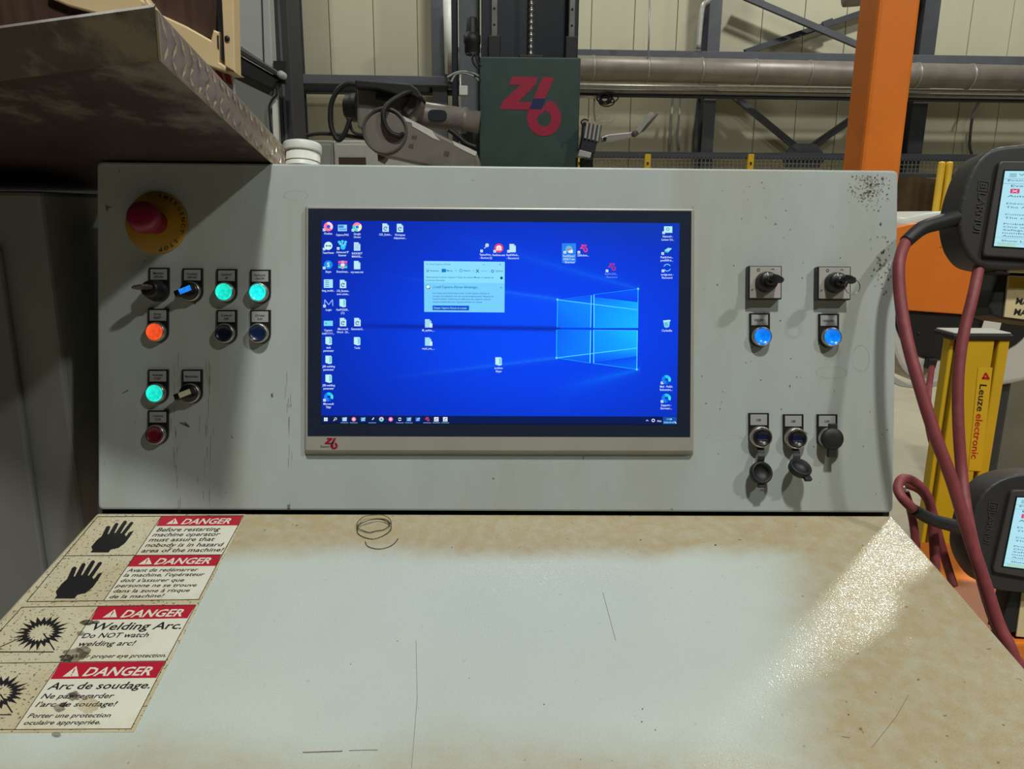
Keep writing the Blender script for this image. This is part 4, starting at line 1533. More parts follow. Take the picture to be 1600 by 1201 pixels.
def draw(b, kind, x, y):
    if kind == 'fox':
        ring(b, x, y, 7.2, 2.6, (255, 120, 150), 40, 250)
        ring(b, x, y, 7.2, 3.0, (255, 210, 225), 250, 400)
        sp(b, ell(x, y, 3, 3, 14), (70, 70, 220), E2)
        sp(b, [(x + .5, y - 8), (x + 4, y - 5), (x + 2, y - 3)], (255, 225, 235), E3)
        shortcut(b, x, y)
    elif kind == 'image':
        sp(b, [(x - 7, y - 5), (x + 7, y - 5), (x + 7, y + 5), (x - 7, y + 5)], PALE, E1)
        sp(b, [(x - 6, y - 4), (x + 2, y - 4), (x + 2, y), (x - 6, y)], (60, 130, 230), E2)
        sp(b, [(x - 5, y + 1), (x + 6, y + 1), (x + 6, y + 3.5), (x - 5, y + 3.5)], (90, 160, 235), E2)
    elif kind == 'wheel':
        ring(b, x, y, 7.2, 3.4, (255, 130, 170), 200, 320)
        ring(b, x, y, 7.2, 3.4, (250, 240, 190), 320, 440)
        ring(b, x, y, 7.2, 3.4, (70, 220, 190), 80, 200)
        sp(b, ell(x, y, 3.4, 3.4, 14), (220, 240, 255), E2)
        sp(b, ell(x, y, 2.6, 2.6, 14), (30, 120, 240), E3)
        shortcut(b, x, y)
    elif kind == 'link':
        sp(b, ell(x, y, 6.4, 6.4, 20), (205, 245, 250), E1)
        sl(b, (x - 4, y), (x + 4, y), 1.2, (10, 60, 110), E2)
        sp(b, [(x - 4.5, y), (x - 2.5, y - 2), (x - 2.5, y + 2)], (10, 60, 110), E2)
        sp(b, [(x + 4.5, y), (x + 2.5, y - 2), (x + 2.5, y + 2)], (10, 60, 110), E2)
        shortcut(b, x, y)
    elif kind == 'net':
        for a, c in ((-5, -5), (0, -6), (5, -5), (-3, -2), (4, -1)):
            sp(b, ell(x + a, y + c, 2.3, 2.1, 10), (70, 210, 250), E1)
        sp(b, ell(x + 1, y + 3, 4, 4, 14), (40, 200, 245), E2)
        for a in (-4, 0, 4):
            sl(b, (x + a, y - 4), (x + 1, y + 2), 1, (130, 225, 250), E2)
        shortcut(b, x, y)
    elif kind == 'chat':
        sp(b, ell(x, y, 6.8, 6.8, 20), (20, 140, 235), E1)
        textc(b, PAN, 'S', x, y + 3.3, 6.6, PIX, E2, .02, lin((220, 250, 255)))
        shortcut(b, x, y)
    elif kind == 'rar':
        for k, c in enumerate(((240, 90, 170), (90, 110, 230), (60, 220, 180))):
            sp(b, [(x - 7, y - 6 + k * 4), (x + 7, y - 6 + k * 4), (x + 7, y - 2.6 + k * 4), (x - 7, y - 2.6 + k * 4)], c, E1)
        sp(b, [(x - 2, y - 6.4), (x + 2, y - 6.4), (x + 2, y + 6.4), (x - 2, y + 6.4)], (220, 160, 190), E2)
        sp(b, [(x - 3, y - 1.5), (x + 3, y - 1.5), (x + 3, y + 2), (x - 3, y + 2)], (235, 235, 245), E3)
    elif kind == 'doc':
        doc(b, x, y)
    elif kind == 'doclines':
        doc(b, x, y)
        for k in range(4):
            sl(b, (x - 3.6, y - 3 + k * 2.3), (x + 3.2, y - 3 + k * 2.3), .6, (90, 150, 200), E2)
    elif kind == 'docc':
        doc(b, x, y)
        ring(b, x, y + 1.5, 3.2, 2.1, (30, 70, 110), 40, 330, E2, 12)
        sl(b, (x, y + 1.5), (x + 3, y - .5), .9, (30, 90, 130), E3)
    elif kind == 'window':
        sp(b, [(x - 7, y - 6.6), (x + 7, y - 6.6), (x + 7, y + 6.6), (x - 7, y + 6.6)], (170, 230, 250), E1)
        for k in range(4):
            sl(b, (x - 5, y - 4 + k * 2.8), (x + 1, y - 4 + k * 2.8), 1, (50, 130, 180), E2)
    elif kind == 'em':
        for a, c in (((-6.5, 5), (-6, -5)), ((-6, -5), (0, 3)), ((0, 3), (6, -5)), ((6, -5), (6.5, 5))):
            sl(b, (x + a[0], y + a[1]), (x + c[0], y + c[1]), 1.3, (150, 180, 255), E1)
        shortcut(b, x, y)
    elif kind == 'wide':
        sp(b, [(x - 7, y - 4), (x + 7, y - 4), (x + 7, y + 4), (x - 7, y + 4)], (120, 215, 245), E1)
        sl(b, (x - 5, y), (x - 2, y), 1.2, (40, 130, 190), E2)
    elif kind == 'folder':
        sp(b, [(x - 5, y - 6), (x + 3.5, y - 6), (x + 5, y - 4), (x + 5, y + 6), (x + 1, y + 7), (x - 5, y + 5)], (190, 240, 245), E1)
        sp(b, [(x + 1, y - 5), (x + 4, y - 4), (x + 4, y + 4), (x + 1, y + 5)], (120, 205, 225), E2)
    elif kind == 'two':
        doc(b, x - .5, y, (160, 220, 245))
        sp(b, [(x + 2, y), (x + 6, y), (x + 6, y + 6.5), (x + 2, y + 6.5)], (215, 240, 250), E2)
    elif kind == 'edge':
        ring(b, x, y, 7.2, 2.2, (20, 130, 240), 90, 250)
        ring(b, x, y, 7.2, 2.6, (40, 200, 245), 250, 330)
        ring(b, x, y, 7.2, 3.2, (70, 230, 215), 330, 390)
        sp(b, ell(x - .5, y + 4, 4.6, 3.0, 14), (10, 90, 215), E1)
        shortcut(b, x, y)
    elif kind == 'key':
        sp(b, ell(x + 2, y - 4, 3, 3, 12), (190, 220, 230), E1)
        sl(b, (x + 1, y - 2), (x - 2.5, y + 1), 1.4, (170, 200, 220), E1)
        shortcut(b, x, y)
    elif kind == 'camera':
        sp(b, ell(x, y, 7, 7, 22), (240, 70, 110), E1)
        sp(b, [(x - 4, y - 2), (x - 1.5, y - 4), (x + 1.5, y - 4), (x + 4, y - 2), (x + 4, y + 3.5), (x - 4, y + 3.5)], (245, 245, 250), E2)
        ring(b, x, y + .6, 2, 1.2, (240, 70, 110), 0, 360, E3, 12)
        shortcut(b, x, y)
    elif kind == 'script':
        doc(b, x, y)
        shortcut(b, x, y)
    elif kind == 'sel':
        sp(b, [(x - 11, y - 9), (x + 11, y - 9), (x + 11, y + 21), (x - 11, y + 21)], (40, 130, 240), E1)
        sp(b, ell(x, y, 5.5, 5.5, 14), (90, 190, 230), E2)
        sp(b, [(x - 3, y - 2), (x, y + 1), (x + 3, y - 3), (x + 2, y + 3), (x - 2, y + 3)], (220, 60, 90), E3)
        sp(b, [(x - 2, y + 2), (x + 6, y + 1), (x + 6, y + 6), (x, y + 6)], (225, 245, 250), E3)
        shortcut(b, x, y)
    elif kind in ('z6', 'z6dim'):
        c = (235, 60, 130) if kind == 'z6' else (170, 50, 140)
        logo(b, PAN, lambda a, d: (x - 5 + (a - 1050) * .042, y - 6 + (d - 368) * .042), E2, PIX, PIX, lin(c), lin((60, 60, 200)))
        shortcut(b, x, y + 1)
    elif kind == 'pc':
        sp(b, [(x - 6, y - 5), (x + 7, y - 5), (x + 7, y + 5), (x - 6, y + 5)], (180, 240, 250), E1)
        ring(b, x, y - .5, 2.6, 1.6, (70, 140, 190), 0, 360, E2, 10)
        shortcut(b, x, y)
    elif kind == 'drive':
        sp(b, [(x - 4, y), (x + 2, y - 4), (x + 8, y - 3), (x + 3, y + 2)], (150, 225, 235), E1)
        sp(b, [(x - 4, y), (x + 3, y + 2), (x + 2, y + 4), (x - 3, y + 3)], (60, 190, 170), E2)
        shortcut(b, x, y)
    elif kind == 'sync':
        ring(b, x, y, 6, 4.6, (110, 200, 240), 200, 330, E2, 12)
        ring(b, x, y, 6, 4.6, (110, 200, 240), 20, 150, E2, 12)
        shortcut(b, x, y)
    elif kind == 'bin':
        sp(b, [(x - 6, y - 5), (x + 5, y - 6), (x + 3.5, y + 5), (x - 1, y + 6.5), (x - 4, y + 5)], (130, 215, 240), E1)
        sp(b, [(x - 6, y - 5), (x + 5, y - 6), (x + 6, y - 4), (x - 5, y - 3)], (190, 240, 250), E2)
        ring(b, x - .5, y + 1, 2.2, 1.2, (30, 130, 170), 0, 300, E2, 10)


ICONS = [('fox', 513, 354, 'Firefox'), ('image', 535, 356, 'Capture.PNG'), ('wheel', 558, 354.5, 'Google|Chrome'), ('link', 513, 384, 'TeamViewer'), ('net', 535, 383, 'Advanced IP|Scanner'), ('doclines', 558, 385, 'BUILROBOT|MANUEL...'),
         ('chat', 513, 413.5, 'Skype'), ('rar', 535.5, 413.5, 'Sketchmat...'), ('doc', 558, 414, 'my-team.txt'), ('window', 513, 443, 'bmg_model...'), ('docc', 536, 443.5, '120_Button..|avec unset...'), ('em', 513.5, 473, 'Login'), ('folder', 535.5, 473, 'PanPX2020...|(1)'),
         ('wide', 513, 505, 'Capture|mail11111...'), ('docc', 536, 503, 'Microsoft|Word - 2A...'), ('docc', 558.5, 503, 'Generator2...'), ('folder', 513.5, 532, 'tank|parameter'), ('folder', 558, 532.5, 'Tools'), ('folder', 513.5, 561.5, 'JSB welding|parameter'), ('folder', 513.5, 591, 'JSB welding|parameter'), ('edge', 513.5, 620, 'Microsoft|Edge'),
         ('docc', 602.5, 355.5, '123_Suttn...'), ('docc', 625, 356, 'Workspace|Adjustment...'), ('key', 759, 387, 'TattooPrint...|- Shortcut (2)'), ('camera', 779.5, 387.5, 'FastScan.exe'), ('script', 801, 387.5, 'FastXWork...|- Raccourci'), ('sel', 889, 389, 'FastXDevp3|2020LT.exe|- Shortcut'), ('z6', 911, 388, 'Z6Robot...'), ('z6dim', 955, 417, 'RobFix2020...|- Raccourci'),
         ('two', 669.5, 505, 'M_update_...'), ('two', 669.5, 533.5, 'read_me_...'), ('folder', 779, 564, 'archive|Skype'), ('pc', 1043.5, 358.5, 'Network -|Lanteur 5.6...'), ('drive', 1042, 391, 'Push6.0vm...|pwd000-6...'), ('sync', 1042.5, 418, 'evolge.exe -|Raccourci'), ('bin', 1042, 505.5, 'Corbeille'), ('edge', 1041, 593, 'Mail - Public|Robotstire...'), ('edge', 1041, 622, 'Support -|Serveur...')]
for kind, x, y, lb in ICONS:
    b = MB()
    draw(b, kind, x, y)
    for k, s in enumerate(lb.split('|')):
        stx(b, s, x, y + 12.3 + k * 4.9, 3.1, (215, 235, 255) if kind != 'z6dim' else (110, 150, 235), E3, .012, min(19.5, len(s) * 1.8))
    b.build('desktop_icon', mon)

# snipping dialog


def dz(x, y):
    return (650 + x * .09375, 400 + y * .09375)


b = MB()
sp(b, [dz(132, 82), dz(1480, 95), dz(1475, 938), dz(138, 928)], (140, 222, 255), E1)
sp(b, [dz(136, 440), dz(1477, 450), dz(1475, 935), dz(140, 925)], (120, 208, 255), E2)
sp(b, [dz(275, 822), dz(886, 826), dz(884, 905), dz(277, 900)], (0, 86, 205), E3)
INK = (30, 84, 150)
DK = (14, 48, 104)
for s, x0_, y_, x1_, cap, c in (("Outil Capture d'écran", 225, 146, 575, 26, (70, 130, 190)), ('Nouveau', 235, 256, 380, 28, INK), ('Mode', 515, 256, 610, 28, INK), ('Retard', 795, 256, 900, 28, INK), ('Annuler', 1075, 258, 1195, 28, (100, 170, 220)), ('Options', 1325, 260, 1450, 28, INK),
                            ("Sélectionnez le mode Capture à l'aide du bouton Mode ou cliquez sur", 162, 362, 1300, 26, INK), ('le bouton Nouveau.', 165, 414, 488, 26, INK), ("L'outil Capture d'écran déménage...", 285, 532, 1045, 40, INK),
                            ("Lors d'une prochaine mise à jour, l'outil Capture d'écran et", 280, 628, 1225, 26, INK), ('croquis sera déplacé vers un nouvel emplacement. Essayez les', 280, 678, 1295, 26, INK), ("fonctionnalités améliorées et effectuez des captures d'écran", 280, 726, 1245, 26, INK), ("comme d'habitude avec Capture d'écran et croquis.", 280, 774, 1110, 26, INK)):
    stl(b, s, *dz(x0_, y_), dz(x1_, 0)[0], cap * .09375, c, E3, .006)
stl(b, "Essayer Capture d'écran et croquis", *dz(300, 876), dz(845, 0)[0], 28 * .09375, (190, 225, 255), E4)
sp(b, [dz(428, 212), dz(500, 212), dz(500, 268), dz(428, 268)], (10, 120, 200), E3)
ring(b, *dz(748, 242), 2.6, 1.6, (90, 150, 220), 0, 360, E3, 14)
ring(b, *dz(1275, 252), 2.4, 1.3, (40, 120, 210), 0, 360, E3, 14)
sl(b, dz(1000, 220), dz(1050, 275), .9, DK, E3)
sl(b, dz(1050, 220), dz(1000, 275), .9, DK, E3)
sl(b, dz(1395, 128), dz(1415, 152), .5, INK, E3)
sl(b, dz(1415, 128), dz(1395, 152), .5, INK, E3)
sl(b, dz(1110, 140), dz(1150, 141), .5, INK, E3)
sp(b, [dz(650, 236), dz(675, 236), dz(662, 250)], INK, E3)
sp(b, [dz(945, 240), dz(970, 240), dz(957, 254)], INK, E3)
sp(b, ell(*dz(1425, 364), 2.2, 2.2, 14), (16, 70, 130), E3)
sp(b, ell(*dz(203, 512), 3.5, 2.8, 16), (225, 245, 255), E3)
ring(b, *dz(203, 512), 3.5, 2.9, DK, 0, 360, E4, 16)
sp(b, [dz(200, 540), dz(240, 515), dz(225, 542)], DK, E4)
ring(b, *dz(190, 240), 2.4, 1.6, (90, 160, 220), 0, 360, E3, 14)
sp(b, [dz(185, 240), dz(215, 240), dz(200, 270)], (50, 120, 190), E3)
sl(b, dz(1400, 532), dz(1418, 518), .6, INK, E3)
sl(b, dz(1418, 518), dz(1436, 534), .6, INK, E3)
sl(b, dz(165, 125), dz(205, 145), 1, (90, 150, 200), E3)
b.build('dialog_window', mon)

# taskbar
b = MB()
ty = lambda x: 649.5 + (x - 502) * .0025
sp(b, [(502, 649), (1057.7, 650.7), (1057.5, 663), (502, 661)], [(4, 26, 76), (3, 20, 84), (3, 20, 84), (4, 26, 76)], E1)


def tk(i):
    x = 495 + i * .140625
    return x, 654.8


for k, xz in enumerate((100, 203, 308, 411, 514, 616, 718, 821, 922, 1023, 1122, 1226, 1327, 1426)):
    x, y = tk(xz)
    if k in (2, 3, 5, 8, 9, 11, 12, 13):
        sl(b, (x - 6, 660.3), (x + 6, 660.4), .8, (130, 175, 240), E2)
    if k == 0:
        for a, c in ((-2.8, -2.6), (.2, -2.6), (-2.8, .3), (.2, .3)):
            sp(b, [(x + a, y + c), (x + a + 2.6, y + c), (x + a + 2.6, y + c + 2.5), (x + a, y + c + 2.5)], (235, 250, 255), E2)
    elif k == 1:
        ring(b, x + .8, y - .8, 2, 1.3, (235, 250, 255), 0, 360, E2, 12)
        sl(b, (x - .6, y + .6), (x - 2.6, y + 2.6), .9, (235, 250, 255), E2)
    elif k == 5:
        sl(b, (x, y + 1), (x + 2.5, y - 2.5), 1.5, (225, 235, 245), E2)
    elif k in (12, 13):
        sp(b, [(x - 3.4, y - 3.4), (x + 3.6, y - 3.4), (x + 3.6, y + 3.6), (x - 3.4, y + 3.6)], (225, 235, 245), E2)
        sl(b, (x - 2, y + 1), (x + 2, y - 2), .8, (40, 60, 110), E3)
        sl(b, (x - 2, y + 2.4), (x + 2.4, y + 2.4), .6, (40, 60, 110), E3)
    elif k == 11:
        logo(b, PAN, lambda a, d: (x - 3.4 + (a - 1050) * .024, y - 3.2 + (d - 368) * .022), E2, PIX, PIX, lin((220, 60, 110)), lin((60, 60, 200)))
    elif k in (3, 7):
        ring(b, x, y, 3.4, 1.3, (245, 140, 175) if k == 3 else (255, 120, 190), 0, 360, E2, 14)
        sp(b, ell(x, y, 1.4, 1.4, 10), (240, 240, 245), E2)
    elif k == 6:
        ring(b, x, y, 3.6, 1.5, (120, 230, 190), 0, 180, E2, 10)
        ring(b, x, y, 3.6, 1.5, (245, 190, 215), 180, 360, E2, 10)
        sp(b, ell(x, y, 1.5, 1.5, 10), (60, 130, 240), E2)
    elif k == 8:
        ring(b, x, y, 2.6, 1.5, (225, 250, 245), 20, 160, E2, 8)
        ring(b, x, y, 2.6, 1.5, (225, 250, 245), 200, 340, E2, 8)
    else:
        c = ((150, 205, 245), 0, 0, 0, (80, 150, 220))[0] if k == 2 else ((80, 160, 225) if k in (4, 9) else (30, 110, 235))
        sp(b, [(x - 3.6, y - 2.6), (x + 3.8, y - 3.2), (x + 3.4, y + 3), (x - 3.4, y + 3.2)], c, E2)
        sl(b, (x - 1.5, y), (x + 3, y - 1.5), 1.1, (215, 235, 250), E3)
        sl(b, (x - 2, y + 2), (x + 2.6, y + 1.5), .7, (200, 230, 250), E3)
for s, x0_, y_, x1_ in (('FRA', 1027, 659, 1033.6),):
    stl(b, s, x0_, y_, x1_, 2.6, (225, 240, 255), E2)
sl(b, (1009.5, 657.6), (1011.2, 655.8), .7, (225, 240, 255), E2)
sl(b, (1011.2, 655.8), (1013, 657.6), .7, (225, 240, 255), E2)
ring(b, 1020.7, 656.6, 2.7, 1.6, (225, 240, 255), 0, 360, E2, 10)
sp(b, [(1036, 651), (1057.4, 651.3), (1057.3, 662.6), (1036, 662.4)], (16, 80, 170), E2)
stl(b, '11:08', 1042, 656, 1050, 2.8, (170, 235, 255), E3)
stl(b, '2024-09-09', 1037, 661, 1054, 2.6, (170, 235, 255), E3)
sp(b, [(1054, 657.5), (1057.3, 661), (1055.4, 661.2)], (245, 250, 255), E4)
b.build('taskbar', mon)
b = MB()
logo(b, PAN, lambda a, d: (495 + 85 * .140625 + (a - 1050) * .0705, 640 + 312 * .140625 + (d - 368) * .0625), MW + .0003, mat('frame_logo_red', (150, 10, 44), .4), mat('frame_logo_dark', (30, 16, 56), .4))
text(b, PAN, 'Zeman', (500.3, 699), (515, 699), 3.2, m_sblk, MW + .0003, .004)
b.build('frame_logo', mon, 'red logo on the silver frame')

# ---- push buttons and switches
m_hold = mat('black_label_holder', (22, 22, 24), .4, var=.1)
m_plate = mat('silver_label_plate', (158, 158, 158), .45, .1, var=.05, scale=40)
m_chrome = mat('satin_chrome_ring', (176, 170, 160), .28, .8, var=.08)
m_knob = mat('black_switch_plastic', (24, 22, 24), .35, var=.1)
m_keym = mat('key_metal', (150, 146, 138), .3, .85)


def lens_mat(name, rgb, e):
    return mat(name, rgb, .2, var=.35, scale=210, emis=e)


m_green_l = lens_mat('lit_green_lens', (30, 240, 214), .8)
m_cyan_l = lens_mat('lit_cyan_green_lens', (30, 224, 224), .8)
m_red_l = lens_mat('lit_orange_red_lens', (255, 84, 40), .8)
m_blue_l = lens_mat('lit_blue_lens', (10, 120, 255), .8)
m_bluebar = lens_mat('lit_blue_bar', (30, 130, 240), .9)
m_wbar = mat('ivory_bar', (214, 206, 178), .4, var=.1, scale=80)
m_dkblue = mat('unlit_navy_lens', (20, 26, 44), .3)
m_dkblue2 = mat('unlit_blue_lens', (20, 36, 70), .3)
m_dkred = mat('unlit_red_lens', (108, 22, 40), .3)
PX = .985 / FPX


def holder(name, cx, top, lines, lab):
    """black plate with a half-round foot, carrying a printed label"""
    b = MB()
    r = 15.9
    q = [(cx - r, top), (cx + r, top), (cx + r, top + 37)] + ell(cx, top + 37, r, r * 1.02, 14, 0, 180)[1:-1] + [(cx - r, top + 37)]
    b.prism([PAN(x, y, .0035) for x, y in q], -NP * .0034, m_hold, .0006, 1)
    h = b.build(name, con, lab)
    b = MB()
    b.prism([PAN(x, y, .0042) for x, y in ((cx - 13.4, top + 2.4), (cx + 12.6, top + 2.4), (cx + 12.6, top + 19), (cx - 13.4, top + 19))], -NP * .001, m_plate, .0002, 1)
    n = len(lines)
    for k, s in enumerate(lines):
        textc(b, PAN, s, cx - .4, top + (12.6 if n == 1 else 10.2 + k * 5.6), 3.4, m_sblk, .0046, .004, wid=min(17 if n > 1 or len(s) < 9 else 20, len(s) * 2.3))
    b.build('label_plate', h)
    return h, PM(cx, top + 37)


def ringpart(h, M, name='bezel', r=.0132, hgt=.011):
    b = MB()
    b.lathe(M, [(r, .0035), (r, hgt * .75), (r * .93, hgt), (r * .84, hgt), (r * .82, hgt - .002), (r * .8, .003)], m_chrome, 32)
    b.build(name, h)


def push(cx, top, lines, ml, lab):
    h, M = holder('push_button', cx, top, lines, lab)
    ringpart(h, M)
    b = MB()
    r = .0109
    b.lathe(M, [(r, .004), (r, .0105), (r * .95, .0118), (r * .86, .0118), (r * .84, .0113), (r * .3, .0116), (0, .0117)], ml, 32)
    b.build('lens', h)
    return h


def bar(M, ang, w2, l2, z0, z1, m, bev=.0006):
    b = MB()
    b.box(M @ Matrix.Rotation(ang, 4, 'Z'), -l2, l2, -w2, w2, z0, z1, m, bev)
    return b


push(354, 420, ['Control', 'ON'], m_green_l, 'lit green push button above the unlit black one')
push(406.5, 421, ['Hydraulic', 'ON/OFF'], m_cyan_l, 'lit blue-green push button above the unlit blue one')
push(246.8, 482, ['Error', 'RESET'], m_red_l, 'lit orange-red push button under the key switch')
push(354, 484, ['Control', 'OFF'], m_dkblue, 'unlit black push button under a lit green one')
push(406.5, 484, ['Drives', 'RUN'], m_dkblue2, 'unlit dark blue push button under a lit blue-green one')
push(246.8, 577, ['Automatic', 'START'], m_green_l, 'lit green push button above the dark red one')
push(246.8, 641, ['Continue', 'STOP'], m_dkred, 'unlit dark red push button')
push(1187.5, 489, ['WELDER 1'], m_blue_l, 'lit blue push button labelled WELDER 1')
push(1295.5, 490, ['HANDLING'], m_blue_l, 'lit blue push button under the switch with key ring')


def selector(cx, top, lines, mb_, ang, lab):
    h, M = holder('selector_switch', cx, top, lines, lab)
    ringpart(h, M, hgt=.009)
    b = MB()
    b.lathe(M, [(.0118, .004), (.0118, .012), (.011, .0135), (0, .0135)], m_knob, 30)
    b.build('knob', h)
    Mr = M @ Matrix.Rotation(ang, 4, 'Z')
    b = MB()
    b.box(Mr, -.0150, .0105, -.0042, .0042, .0125, .0235, m_knob, .0014)
    lv = b.build('lever', h)
    b = MB()
    b.box(Mr, -.0075, .0085, -.0034, .0034, .0236, .0244, mb_, .0003)
    b.build('indicator_bar', lv)


selector(300.5, 419, ['Conveyor', 'OFF-ON'], m_bluebar, math.radians(22), 'black selector switch with lit blue bar')
selector(300, 577, ['Manual/Auto'], m_wbar, math.radians(22), 'black selector switch with ivory bar')
# key switch
h, M = holder('key_switch', 248, 418, ['Machine', 'OFF-ON'], 'black key switch with key inserted')
b = MB()
b.lathe(M, [(.0142, .0035), (.0142, .009), (.0128, .012), (.0128, .017), (.011, .019), (.011, .026), (.009, .0275), (0, .0275)], m_knob, 32)
b.build('lock_body', h)
b = MB()
Mk = M @ Matrix.Rotation(math.radians(10), 4, 'Z')
b.box(Mk, -.003, .004, -.0008, .0008, .0275, .036, m_keym, .0002)
b.prism([Mk @ Vector((x, .0012, z)) for x, z in ((-.004, .034), (.006, .034), (.011, .04), (.011, .054), (.006, .06), (-.004, .06), (-.009, .054), (-.009, .04))], (Mk.to_3x3() @ Vector((0, -.0024, 0))), m_keym, .0005)
b.build('key', h)

# rotary key switches with square plates


def rotary(cx, cy, lab, keyring):
    b = MB()
    M = PM(cx, cy)
    s = .0222
    b.box(M, -s, s, -s, s, .0002, .0125, m_hold, .001)
    o = b.build('rotary_switch', con, lab)
    b = MB()
    b.box(M, -s * .93, s * .93, -s * .93, s * .93, .012, .0132, mat('brushed_switch_plate', (176, 170, 164), .4, .2, var=.05, scale=60), .0003)
    for sx, a in ((-1, 0), (1, 0)):
        c = M @ Vector((sx * .0095, .0165, .0135))
        for k in range(6):
            a0 = k / 6 * 2 * math.pi
            if sx > 0 and k in (3, 4, 5):
                continue
            q = [c + XA * (.0022 * math.cos(a0 + t_)) + VP_ * (.0022 * math.sin(a0 + t_)) for t_ in (0, 1.0)]
            q += [c + (p - c) * .6 for p in q[::-1]]
            b.poly(q, m_sblk)
    b.poly([M @ Vector(v) for v in ((-.019, -.0105, .0135), (-.0175, -.009, .0135), (-.0155, -.0088, .0135), (-.0172, -.0102, .0135), (-.018, -.0115, .0135))], m_sblk)
    b.build('face_plate', o)
    b = MB()
    b.lathe(M, [(.0138, .0132), (.0138, .018), (.0125, .021), (.0122, .026), (.0105, .0275), (0, .0275)], m_knob, 32)
    b.build('dial', o)
    b = MB()
    b.box(M @ Matrix.Rotation(math.radians(14), 4, 'Z'), -.0008, .0008, .0075, .0115, .027, .0279, m_white)
    b.build('pointer_mark', o)
    Mk = M @ Matrix.Rotation(math.radians(-28), 4, 'Z')
    b = MB()
    b.lathe(M, [(.0062, .027), (.0062, .034), (.005, .0352), (0, .0352)], m_knob, 24)
    b.box(Mk, -.0028, .0028, -.0007, .0007, .035, .044, m_keym, .0002)
    b.prism([Mk @ Vector((x, .0019, z)) for x, z in ((-.006, .043), (.006, .043), (.0085, .05), (.0075, .06), (.003, .066), (-.003, .066), (-.0075, .06), (-.0085, .05))], (Mk.to_3x3() @ Vector((0, -.0038, 0))), m_knob, .0012)
    b.build('key', o)
    if keyring:
        b = MB()
        c = Mk @ Vector((.002, 0, .060))
        pts = [c + XA * (.0095 * math.sin(a)) + VP_ * (-.0095 + .0095 * math.cos(a)) for a in [2 * math.pi * k / 20 for k in range(20)]]
        b.tube(pts, .0006, m_keym, 8, 2, closed=True)
        b.build('key_ring', o)


rotary(1190.5, 443, 'square rotary key switch without key ring', False)
rotary(1297, 444, 'square rotary key switch with a key ring', True)

# sockets
m_usb = mat('usb_tongue_blue', (20, 26, 70), .3)


def socket(cx, top, txt, lab, cap):
    h, M = holder('socket', cx, top, [txt], lab)
    ringpart(h, M, r=.0146, hgt=.0125)
    b = MB()
    b.lathe(M, [(.0121, .004), (.0121, .0128), (.0112, .0136), (.0098, .0136), (.0095, .0122), (0, .0122)], m_knob, 30)
    b.build('insert', h)
    b = MB()
    b.box(M, -.0062, .0062, -.0028, .0028, .0118, .0129, m_usb)
    b.box(M, -.0062, .0062, -.0034, -.0026, .012, .0134, m_chrome)
    b.build('port', h)
    b = MB()
    if cap == 'closed':
        b.lathe(M, [(.0148, .0125), (.0148, .0155), (.0135, .0172), (.006, .0182), (0, .0184)], m_black, 30)
        b.box(M, -.0055, .0055, .012, .0205, .0125, .0165, m_black, .001)
        b.box(M, -.0055, .0055, -.0245, -.012, .010, .0165, m_black, .001)
        b.build('cap', h)
        return
    # strap and open cap hanging below
    (ex, ey, ew), n_, dx = cap
    p0 = M @ Vector((0, -.0135, .006))
    pe = PAN(ex, ey, ew)
    L0, L1 = p0, pe
    vs = []
    for k in range(7):
        t_ = k / 6
        p = L0.lerp(L1, t_) + NP * (.006 * math.sin(math.pi * t_))
        vs += [p - XA * .0045, p + XA * .0045, p + XA * .0045 - NP * .0016, p - XA * .0045 - NP * .0016]
    fs = [[3, 2, 1, 0], [24, 25, 26, 27]]
    for k in range(6):
        for j in range(4):
            a, c = k * 4 + j, k * 4 + (j + 1) % 4
            fs.append([a, c, c + 4, a + 4])
    b.add(vs, fs, m_black, False)
    b.build('cap_strap', h)
    nn = (NP * n_[2] + VP_ * n_[1] + XA * n_[0]).normalized()
    upv = (VP_ - VP_.dot(nn) * nn).normalized()
    Mc = frame(pe - upv * .0115, nn, upv)
    b = MB()
    b.lathe(Mc, [(0, -.004), (.0128, -.004), (.0148, -.002), (.0148, .0045), (.0135, .006), (.0118, .006), (.0114, .0), (0, -.0005)], m_black, 30)
    b.box(Mc, -.005 + dx, .005 + dx, -.0195, -.0125, -.003, .002, m_black, .001)
    b.build('cap', h)


socket(1186, 645, 'USB', 'data socket with cap hanging straight down', ((1187, 725, .012), (.10, .25, 1), 0))
socket(1240, 647, 'USB', 'data socket with cap hanging twisted and tilted up', ((1243, 722, .014), (.18, .85, .75), .004))
socket(1293, 647, 'LAN', 'network socket closed by a black cap', 'closed')

# ---- emergency stop
m_ey = mat('emergency_yellow_disc', (168, 126, 26), .45, var=.08, scale=30)
m_er = mat('emergency_red_mushroom', (128, 22, 50), .35, var=.06)
M = PM(245.5, 348.5)
b = MB()
b.lathe(M, [(0, .0002), (.0408, .0002), (.0412, .0012), (.0405, .0024), (0, .0026)], m_ey, 56)
es = b.build('emergency_stop', con, 'red mushroom emergency stop on yellow disc')
b = MB()
for k, ch_ in enumerate('EMERGENCY STOP'):
    if ch_ == ' ':
        continue
    vs, fs = glyphs(ch_, .01)
    a = math.radians(-8 - k * 12.5)
    sz = .0052 / .7
    wv = max(v.x for v in vs) / 2
    out = []
    for v in vs:
        r = .0335 + v.y * sz
        aa = a - (v.x - wv) * sz / .0335
        out.append(M @ Vector((r * math.sin(-aa + math.pi) * -1, r * math.cos(-aa + math.pi) * -1, .0029)))
    b.add(out, fs, m_sblk)
b.build('ring_lettering', es)
b = MB()
b.lathe(M, [(.015, .002), (.0145, .012), (.0135, .018), (.0125, .028)], m_er, 36)
b.build('collar', es)
b = MB()
